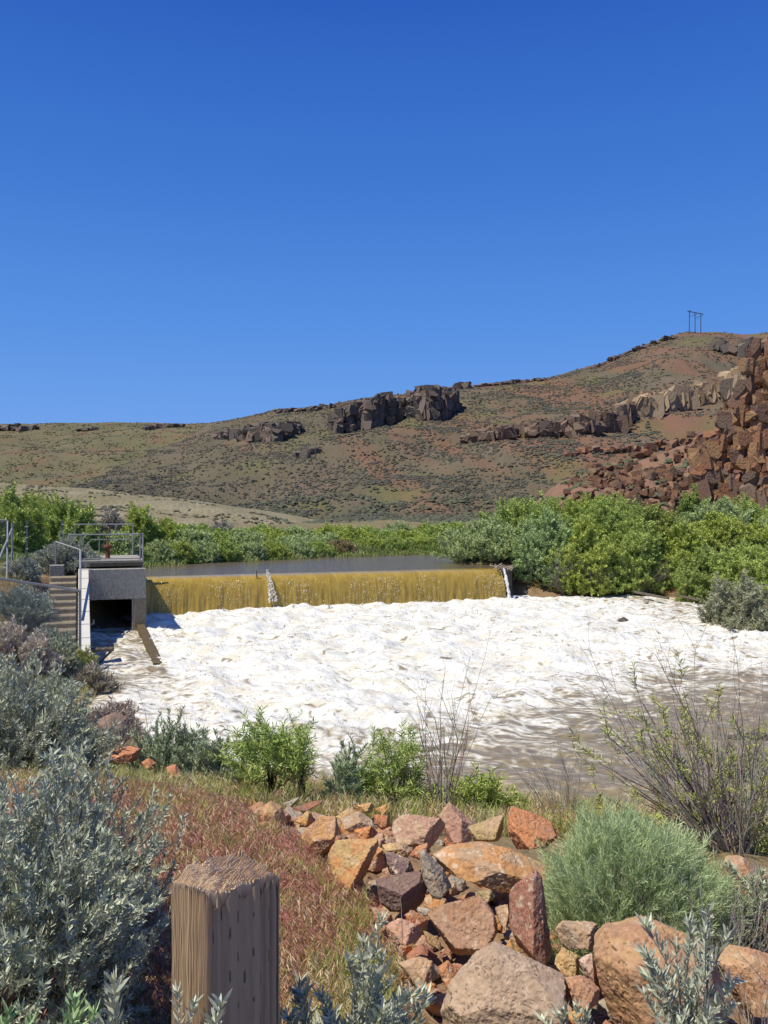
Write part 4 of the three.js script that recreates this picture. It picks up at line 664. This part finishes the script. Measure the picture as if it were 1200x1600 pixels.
fsage('yellow green brush at the top of the steps', gAt(95, 25.4), [.4, .4, .4], 260, { c: [lin(0.225, 0.3, 0.06), lin(0.33, 0.405, 0.105)] });
fsage('yellow green brush beside the wing wall end', gAt(125, 19.2), [.35, .5, .35], 260, { c: [lin(0.3, 0.33, 0.09), lin(0.42, 0.435, 0.15)] });
fsage('dry grey brush hanging over the channel', gAt(148, 17.6), [.38, .5, .5], 320, { c: [lin(0.33, 0.285, 0.21), lin(0.45, 0.405, 0.3)] });
fsage('dead brown brush on the bank beside the foam', gAt(172, 13.6), [.42, .45, .45], 380, { c: [lin(0.36, 0.285, 0.225), lin(0.51, 0.435, 0.345)], sl: .2 });
fsage('small yellow green bush beside the blue green sagebrush', gAt(118, 10.2), [.22, .4, .25], 220, { size: .6, c: [lin(0.3, 0.33, 0.075), lin(0.42, 0.45, 0.12)] });
fsage('grey sagebrush at the feet of the galvanised gate rail', gAt(28, 25), [.5, .5, .5], 300);
// --- feathery green bush
bush({ name: 'rabbitbrush', cat: 'shrub', label: 'soft pale green feathery bush growing over the rocks', at: gAt(988, 4.55, -.02), r: [.5, .68, .44], n: 3000, seed: 71, sprigs: rabbitSprigs, mat: leafM({ roughness: .8, transmission: .15, thickness: 0 }), c: [lin(.95, 1, .9), lin(1.15, 1.15, 1.1)], sl: .24, size: .7, shell: .35, lump: .2, low: -.1, up: .75, mess: .5, stems: 70, stemR: .007 });
bush({ name: 'rabbitbrush', cat: 'shrub', label: 'sparse feathery tuft beside the soft pale green bush', at: gAt(1085, 4.5, -.02), r: [.26, .36, .26], n: 520, seed: 72, sprigs: rabbitSprigs, mat: leafM({ roughness: .8 }), c: [lin(.85, .85, .7), lin(1.05, 1, .85)], sl: .24, size: .7, lump: .25, stems: 40, stemR: .006 });
// --- willows on the near bank
const willow = (label, base, r, n, o = {}) => bush({ name: 'willow', cat: 'willow', label, at: base, r, n, seed: bs++, sprigs: willowSprigs, mat: willowM, c: [lin(.85, .95, .8), lin(1.15, 1.1, 1.1)], sl: .3, stems: 26, stemR: .008, bark: [.1, .075, .05], ...o });
willow('small bushy willow with bright leaves on dark stems above the stump', gAt(425, 7.9, 0), [.42, .72, .36], 240, { low: .42, lean: V(-.05, 0, 0), mess: .75, up: .35, size: .75, lump: .35, shell: .4 });
willow('thin willow shoots leaning beside the small bushy willow', gAt(470, 7.7, 0), [.1, .75, .1], 40, { low: .4, stems: 12, size: .7 });
willow('leafy green willow sprouts behind the rock pile', gAt(615, 8.1, -.05), [.38, .74, .3], 190, { low: .2, mess: .75, up: .45, size: .75, shell: .7 });
willow('low green willow sprouts beside the bare grey twigs', gAt(745, 8.3, -.05), [.3, .4, .25], 130, { c: [lin(.95, 1, .7), lin(1.25, 1.15, .9)] });
willow('open willow with leaning dark stems and sparse leaves by the river', gAt(1115, 6.9, -.1), [.95, 1.2, .5], 105, { low: .2, lean: V(-.35, 0, .05), mess: .5, shell: .6, stems: 46, size: .8, lump: .35, c: [lin(.9, .85, .75), lin(1.25, 1.05, 1)], bark: [.16, .12, .09] });
willow('sparse grey leaved willow beyond the leaning stems', gAt(1230, 7.2, -.1), [.6, 1.0, .5], 110, { c: [lin(1, .95, .9), lin(1.3, 1.15, 1.1)], lean: V(-.2, 0, 0), shell: .6, size: .8 });
// --- bare twigs
function twigs(label, base, geo, o = {}) { const m = mesh(o.name || 'bare_shrub', geo, twigM); m.position.copy(base); tag(m, label, 'dead shrub', o.group); return m; }
twigs('tall bare grey twigs standing behind the rock pile', gAt(690, 7.9, -.05), branchy(1, 1.25, .28, 15, .007, [.3, .25, .2], 2));
twigs('bare grey stems of the leaning shrub by the river', gAt(1150, 6.7, -.1), branchy(2, 1.4, .8, 60, .009, [.32, .28, .24], 2, V(-.35, 0, 0)));
twigs('grey dead twigs sprawling beside the rough brown boulder', gAt(1165, 4.2, -.02), branchy(3, .62, 1.3, 60, .0045, [.4, .35, .3], 2));
twigs('sprawling dead twigs in front of the orange tan rock', gAt(1190, 3.5, -.02), branchy(4, .5, 1.4, 40, .004, [.4, .35, .3], 2, V(-.2, 0, 0)));
twigs('dry grey weeds between the bare twigs and the river willow', gAt(880, 7.6, -.05), branchy(5, .75, .6, 26, .0045, [.3, .25, .19], 2));
twigs('dead twigs under the blue green sagebrush at the water', gAt(178, 11.2, -.05), branchy(6, .7, 1.0, 40, .006, [.34, .27, .22], 2));
twigs('single thin dead stalk rising in front of the foam', gAt(235, 9.2, 0), branchy(7, 1.0, .18, 2, .004, [.3, .24, .2], 1));
twigs('pale dead stalk standing in front of the dark purplish block', near(627, 1478, 4.05), branchy(8, .52, .05, 1, .003, [.5, .45, .38], 0));
twigs('fine dry twigs poking above the grey green sagebrush', gAt(300, 8.6, .3), branchy(9, .62, .5, 10, .003, [.25, .2, .17], 1));
// --- stump
{
  const g = thing('tree_stump', 'dark split tree stump under the small bushy willow', 'stump', gAt(425, 7.4, -.05)), m = std({ color: lin(.1, .07, .05), bumpMap: grainTex, bumpScale: .03 }), m2 = std({ color: lin(.2, .11, .06), bumpMap: grainTex, bumpScale: .03 });
  const slab = (seed, a, b, r, flat) => { const R = rng(seed), o = buf(), P = []; for (let i = 0; i <= 8; i++) P.push(a.clone().lerp(b, i / 8).add(V(0, .05 * Math.sin(i * .8), 0)).addScaledVector(rv(R), .012)); const N = 14, st = o.pos.length; P.forEach((p, i) => { for (let k = 0; k < N; k++) { const t = k / N * 6.283, q = r * (1 - .35 * Math.pow(Math.abs(i / 8 - .45), 2) * 4) * (1 + .22 * Math.sin(k * 3.1 + seed) + .12 * n2(k * .9, i * .5 + seed)); o.pos.push(p.x, p.y + Math.sin(t) * q * flat, p.z + Math.cos(t) * q); o.col.push(1, 1, 1); } }); for (let i = 0; i < 8; i++) for (let k = 0; k < N; k++) { const x = i * N + k, y = i * N + (k + 1) % N; o.idx.push(x, x + N, y, y, x + N, y + N); } for (const i of [0, 8]) { const c = o.pos.length / 3; o.pos.push(P[i].x, P[i].y, P[i].z); o.col.push(1, 1, 1); for (let k = 0; k < N; k++) o.idx.push(c, i * N + k, i * N + (k + 1) % N); } return boxUV(done(o), 4); };
  mesh('trunk_half', slab(3, V(-.3, .02, .05), V(.06, .2, 0), .1, 1.1), m, g); mesh('trunk_half', slab(8, V(.02, .12, .06), V(.24, .07, .02), .1, 1.1), m2, g); mesh('root', slab(12, V(-.42, .0, .1), V(-.15, .1, .08), .045, 1), m, g);
}
// --- logs on the far bank
for (const [l, a, b] of [['pale bleached log lying along the muddy far bank', at(992, 925, 35.6), at(1045, 935, 34.2)], ['short bleached log beside the twiggy far bank bush', at(1055, 929, 34.9), at(1092, 938, 33.4)]]) { const m = mesh('log', rod(a, b, .07, .05, 8), std({ color: lin(.36, .3, .23), bumpMap: grainTex })); tag(m, l, 'log'); }

/* --- willows of the far banks */
function farWillow(label, px, D, wpx, topPy, c, o = {}) {
  const k = D / FPX, w = wpx * k / 2.2, x = (px - 600) * k, b = V(x, groundY(x, D) - .1, -D), h = Math.max(.5, (EYE - (topPy - 800) * k - b.y) / 1.12), n = Math.round((o.dens || 1) * clamp(520 + 150 * w * h * 2, 200, 2800));
  return bush({ name: o.name || 'far_willow', cat: 'willow', label, at: b, r: [w, h, w * (o.dz || .85)], n, seed: bs++, sprigs: farSprigs, mat: willowM, c, sl: .5, stems: 34, stemR: .035, low: o.low ?? -.02, lump: o.lump ?? .28, mess: .45, shell: .5, up: o.up ?? .6, size: o.size || .85, bark: o.bark || [.12, .095, .07], group: o.group });
}
const YG = [lin(.34, .42, .07), lin(.48, .54, .11)], MG = [lin(.32, .42, .09), lin(.45, .53, .13)], DG = [lin(.25, .33, .07), lin(.37, .44, .11)], BG = [lin(.29, .4, .15), lin(.41, .52, .21)], SG = [lin(.36, .44, .17), lin(.48, .56, .24)], GY = [lin(.32, .29, .24), lin(.42, .38, .31)];
farWillow('pale silvery willow at the end of the weir', 765, 40.5, 150, 815, SG);
farWillow('tall light green willow rising behind the thicket beside the weir', 840, 46, 190, 772, MG);
farWillow('blue green willow above the driftwood', 858, 38.6, 125, 805, BG, { lump: .22 });
farWillow('broad green willow with dead lower branches', 960, 39.6, 150, 785, MG, { dens: 1.2 });
farWillow('tall yellow green willow behind the broad green willow', 930, 44, 150, 777, YG);
farWillow('yellow tinged willow overhanging the muddy bank', 1020, 38.8, 110, 802, [lin(.26, .32, .06), lin(.4, .44, .1)]);
farWillow('dark olive willow deep in the thicket', 1000, 42, 130, 790, DG);
farWillow('small dark green willow against the red cliff', 1080, 52, 56, 760, DG);
farWillow('round bright green willow by the far bank', 1125, 39.5, 120, 806, YG, { lump: .18, dens: 1.2 });
farWillow('grey green willow behind the round bright willow', 1120, 48, 130, 786, SG);
farWillow('soft green willow below the red cliff', 1170, 50, 130, 776, MG);
farWillow('pale sage coloured willow at the end of the thicket', 1210, 44, 90, 810, SG);
farWillow('twiggy grey green willow on the muddy bank beside the water', 1158, 27.4, 130, 898, [lin(.3, .31, .18), lin(.42, .42, .26)], { dens: .8, lump: .3, up: .9, size: .75 });
farWillow('bright yellow green willow bulging over the water beside the blue green one', 912, 37.9, 130, 818, YG, { dens: 1.2 });
farWillow('rounded green willow hanging low over the water', 985, 38, 150, 822, MG, { dens: 1.2 });
farWillow('light green willow between the overhanging and the round bright willow', 1062, 38.4, 130, 826, YG, { dens: 1.2 });
farWillow('bright willow mound on the bank behind the twiggy bush', 1185, 40.5, 120, 822, YG);
farWillow('dark low willow on the bank below the round bright willow', 1105, 36, 96, 862, DG);
farWillow('green low willow on the bank behind the twiggy bush', 1165, 34, 110, 858, MG);
farWillow('pale low willow beside the twiggy bush', 1215, 33, 90, 866, SG);
farWillow('short olive willow at the water beside the bleached logs', 1085, 34.6, 60, 892, DG, { size: .6 });
farWillow('low green willow behind the twiggy bank willow', 1215, 31, 100, 850, MG);
for (const [l, px, D, s] of [['dead branches hanging below the broad green willow', 940, 37.2, 5], ['dead branches under the blue green willow', 880, 37.3, 15], ['dead branches under the yellow tinged willow', 1010, 37.2, 25]]) { const m = mesh('dead_branches', branchy(s, 1.9, .9, 14, .022, [.2, .17, .14], 2, V(-.3, -.2, .3)), twigM); m.position.copy(gAt(px, D, 0)); tag(m, l, 'dead shrub'); }
[['low silvery willow at the waterline next to the intake', 250, 39.3, SG], ['low yellow green willow at the waterline next to the silvery one', 283, 39.9, YG], ['pale low willow at the waterline', 318, 40.9, SG], ['short bright willow at the waterline', 352, 41.6, MG], ['short silvery willow leaning over the upstream water', 390, 42.6, SG], ['short yellow green willow leaning over the upstream water', 428, 43.6, YG], ['low pale willow before the river bend', 465, 44.8, SG], ['low bright green willow before the river bend', 498, 46, MG], ['brownish low willow on the cut bank at the bend', 532, 47.4, [lin(.3, .22, .1), lin(.38, .32, .14)]], ['low bright willow on the cut bank', 575, 48.8, YG], ['low green willow on the straight upstream bank', 615, 49.8, MG], ['low yellow green willow on the straight upstream bank', 655, 50.6, YG]].forEach(([l, px, D, c]) => farWillow(l, px, D, 54, 848, c, { size: .6, up: .9, dens: .9 }));
const L = [['tall green willow behind the galvanised gate rail', 15, 36, 120, 774, MG], ['bright green willow behind the dark steel post', 62, 40, 110, 776, YG], ['green willow between the steel posts', 110, 38, 100, 786, MG], ['leafless grey willow behind the deck railing', 172, 45, 66, 798, GY], ['yellow green willow rising beside the bare grey willow', 218, 43, 56, 792, YG], ['small grey green willow behind the deck', 190, 38.5, 60, 836, SG],
  ['round yellow green willow on the upstream bank', 262, 44, 84, 818, YG], ['grey green willow on the upstream bank', 302, 43.4, 74, 826, SG], ['dark green willow on the upstream bank below the dry hill', 336, 46, 90, 830, MG], ['pale willow near the middle of the upstream bank', 382, 46, 84, 834, SG], ['yellow green willow near the middle of the upstream bank', 420, 49, 90, 832, YG], ['low grey willow near the bend of the river', 462, 48, 76, 840, SG], ['leafless grey willow below the low dry hill', 345, 54, 40, 816, GY],
  ['rounded yellow green willow where the river bends', 550, 50.5, 64, 827, YG], ['low green willow past the bend of the river', 600, 53, 70, 834, MG], ['small yellow green willow past the bend of the river', 640, 52, 66, 832, YG], ['low green willow beside the pale silvery willow', 682, 52.5, 70, 828, MG], ['pale green willow between the yellow green ones at the bend', 507, 50, 56, 838, SG]];
for (const [l, px, D, w, h, c] of L) farWillow(l, px, D, w, h, c, c === GY ? { dens: .35, up: 1 } : {});

[['round willow top in the row beyond the bend of the river', 520, 57, 64, 822, YG], ['grey green willow top in the row beyond the bend', 465, 58, 70, 826, SG], ['dark green willow in the row below the hill toe', 570, 58, 66, 825, MG], ['pale willow in the row below the hill toe', 622, 57, 66, 822, SG], ['yellow green willow in the row below the hill toe', 668, 58, 66, 823, YG], ['green willow in the row beside the pale silvery willow', 712, 57, 70, 818, MG], ['green willow behind the low pale willows of the upstream bank', 410, 56, 76, 824, MG], ['grey willow at the foot of the low dry hill', 365, 57, 70, 828, SG], ['yellow green willow at the foot of the low dry hill', 300, 55, 80, 822, YG]].forEach(([l, px, D, w, t, c]) => farWillow(l, px, D, w, t, c));

/* ------------------------------------------------------------------ grasses */
function tuft(seed, n, H, W, c0, c1, head, droop) {
  const R = rng(seed), o = buf();
  for (let i = 0; i < n; i++) {
    const a = R() * 6.28, s = .05 + .28 * R(), d = V(Math.cos(a) * s, 1, Math.sin(a) * s).normalize(), p = V((R() - .5) * .09, -.01, (R() - .5) * .09), h = H * (.55 + .55 * R()), side = d.clone().cross(rv(R)).normalize(), v = .75 + .5 * R();
    bladeTo(o, p, d, side, h, W, V(Math.cos(a) * .25, -droop * .4, Math.sin(a) * .25), c0.map((q) => q * v), c1.map((q) => q * v));
    if (head) { const tip = p.clone().addScaledVector(d, h).addScaledVector(V(Math.cos(a) * .25, -droop * .4, Math.sin(a) * .25), h); for (let k = 0; k < 5; k++) { const b = a + (R() - .5) * 1.6, dd = V(Math.cos(b) * .7, -.1 - .7 * R(), Math.sin(b) * .7).normalize(); bladeTo(o, tip.clone().addScaledVector(d, -.05 * R()), dd, dd.clone().cross(rv(R)).normalize(), .016 + .02 * R(), .0034, V(0, -.3, 0), head.map((q) => q * v), head.map((q) => q * (v + .25))); } }
  }
  return done(o);
}
{
  const gm = leafM({ roughness: .75, transmission: .15, thickness: 0 }), R = rng(900);
  const red = tuft(1, 14, .19, .0024, [.38, .19, .1], [.44, .2, .13], [.5, .23, .18], .5), tan = tuft(2, 14, .2, .0024, [.46, .37, .17], [.5, .4, .2], [.58, .46, .28], .5), grn = tuft(3, 14, .19, .0036, [.34, .39, .09], [.38, .42, .11], null, .3), org = tuft(4, 14, .17, .0024, [.42, .24, .08], [.46, .26, .09], [.52, .31, .13], .5);
  const L4 = [[], [], [], []];
  for (let i = 0; i < 60000; i++) {
    const D = lerp(1.6, 9.2, Math.pow(R(), .8)), px = lerp(20, 700, R()), x = (px - 600) / FPX * D; if (x < -3.4 || x > .45) continue;
    const edge = 575 - (D > 4.8 ? (D - 4.8) * 155 : 0) + (D < 4.4 ? (4.4 - D) * 70 : 0); if (px > edge + 30 * n2(x * 3, D * 3)) continue; if (D > 7.2 && R() < .4) continue;
    const a = fbm2(x * .9, D * .9 + 3, 3), b = fbm2(x * 2.2 + 8, D * 2.2, 3), right = sstep(430, 600, px) * sstep(5.2, 3.8, D), far = sstep(6.2, 7.4, D);
    let k; const r = R(); const pg = clamp(.2 + .5 * right + .3 * Math.max(0, b) + .3 * sstep(3, 2.2, D)), pt = .08 + .2 * Math.max(0, a) + .25 * far; k = r < pg ? 2 : r < pg + pt ? 1 : r < pg + pt + (.22 + .4 * far + .25 * sstep(3.8, 2.6, D)) ? 3 : 0;
    const v = .85 + .35 * R(), s = .65 + .55 * R(); L4[k].push({ p: gp(x, D, -.005), ry: R() * 6.28, s: V(s, s * (.8 + .4 * R()), s), c: lin(v, v, v) });
  }
  scatter('red_grass', 'reddish purple cheatgrass round the wooden post', red, gm, L4[0]); scatter('straw_grass', 'straw coloured dry grass among the red grass', tan, gm, L4[1]); scatter('green_grass', 'green grass blades along the rock pile', grn, gm, L4[2]); scatter('orange_grass', 'orange brown dry grass on the bank', org, gm, L4[3]);
  // sparse growth elsewhere on the near and side banks
  const w = [[], [], []];
  for (let i = 0; i < 26000; i++) { const D = lerp(6.8, 30, Math.pow(R(), 1.3)), x = lerp(-.55, .55, R()) * D, d = sdf(LOWER, x, D); if (d < .15 || d > 7 || x > 9) continue; const loc = V(x, 0, -D).sub(O).applyAxisAngle(V(0, 1, 0), -TH); if (loc.x > -3.1 && loc.z < 6.4 && loc.z > -6 && loc.x < .2) continue; const s = (.7 + .8 * R()) * (D > 12 ? 1.4 : 1), n = fbm2(x, D, 2), k = R() < .62 + n * .5 ? 2 : R() < .6 ? 1 : 0; if (D < 11 && x > -1.6 && R() < .55) continue; w[k].push({ p: gp(x, D, -.01), ry: R() * 6, s: V(s, s * 1.1, s), c: lin(1, 1, 1) }); }
  for (let i = 0; i < 9000; i++) { const D = lerp(24, 44, R()), x = lerp(6, 20, R()), e = sdf(LOWER, x, D), d = sdf(UPPER, x, D); if (e < .5 || d < .4 || e > 8 || R() > .35 + fbm2(x * .8, D * .8, 2)) continue; const s = 1.1 + 1.0 * R(); w[Math.floor(R() * 3)].push({ p: gp(x, D, -.01), ry: R() * 6, s: V(s, s, s), c: lin(1, 1, 1) }); }
  scatter('bank_grass', 'mixed dry grass on the river banks', org, gm, w[0]); scatter('bank_grass', 'straw coloured grass on the river banks', tan, gm, w[1]); scatter('bank_grass', 'green grass on the river banks', grn, gm, w[2]);
  // tall grass and reeds along the upstream water edge and the valley floor
  const reed = tuft(9, 16, .42, .02, [.7, .8, .5], [1.05, 1.1, .9], null, .25), rl = [];
  for (let i = 0; i < 60000 && rl.length < 15000; i++) { const D = lerp(33, 66, R()), x = lerp(-.55, .6, R()) * D, d = sdf(UPPER, x, D), e = sdf(LOWER, x, D); if (d < -.15 || e < .3 || d > 13) continue; if (D < 41 && x > -9 && x < 16) continue; if (R() < d / 16) continue; const loc = V(x, 0, -D).sub(O).applyAxisAngle(V(0, 1, 0), -TH); if (loc.x < 3 && loc.x > -3.2 && loc.z > -6) continue; const s = .6 + .7 * R(), n = .5 + fbm2(x * .35, D * .35, 3), c = C4.clone().setRGB(.2, .28, .05).lerp(lin(.36, .38, .17), clamp(n * 1.3 - .15)).multiplyScalar(.8 + .4 * R()); rl.push({ p: gp(x, D, -.05), ry: R() * 6, s: V(s * 1.3, s, s * 1.3), c }); }
  scatter('reeds', 'tall green grass and reeds along the upstream banks', reed, gm, rl);
}
renderer.render(scene, camera);
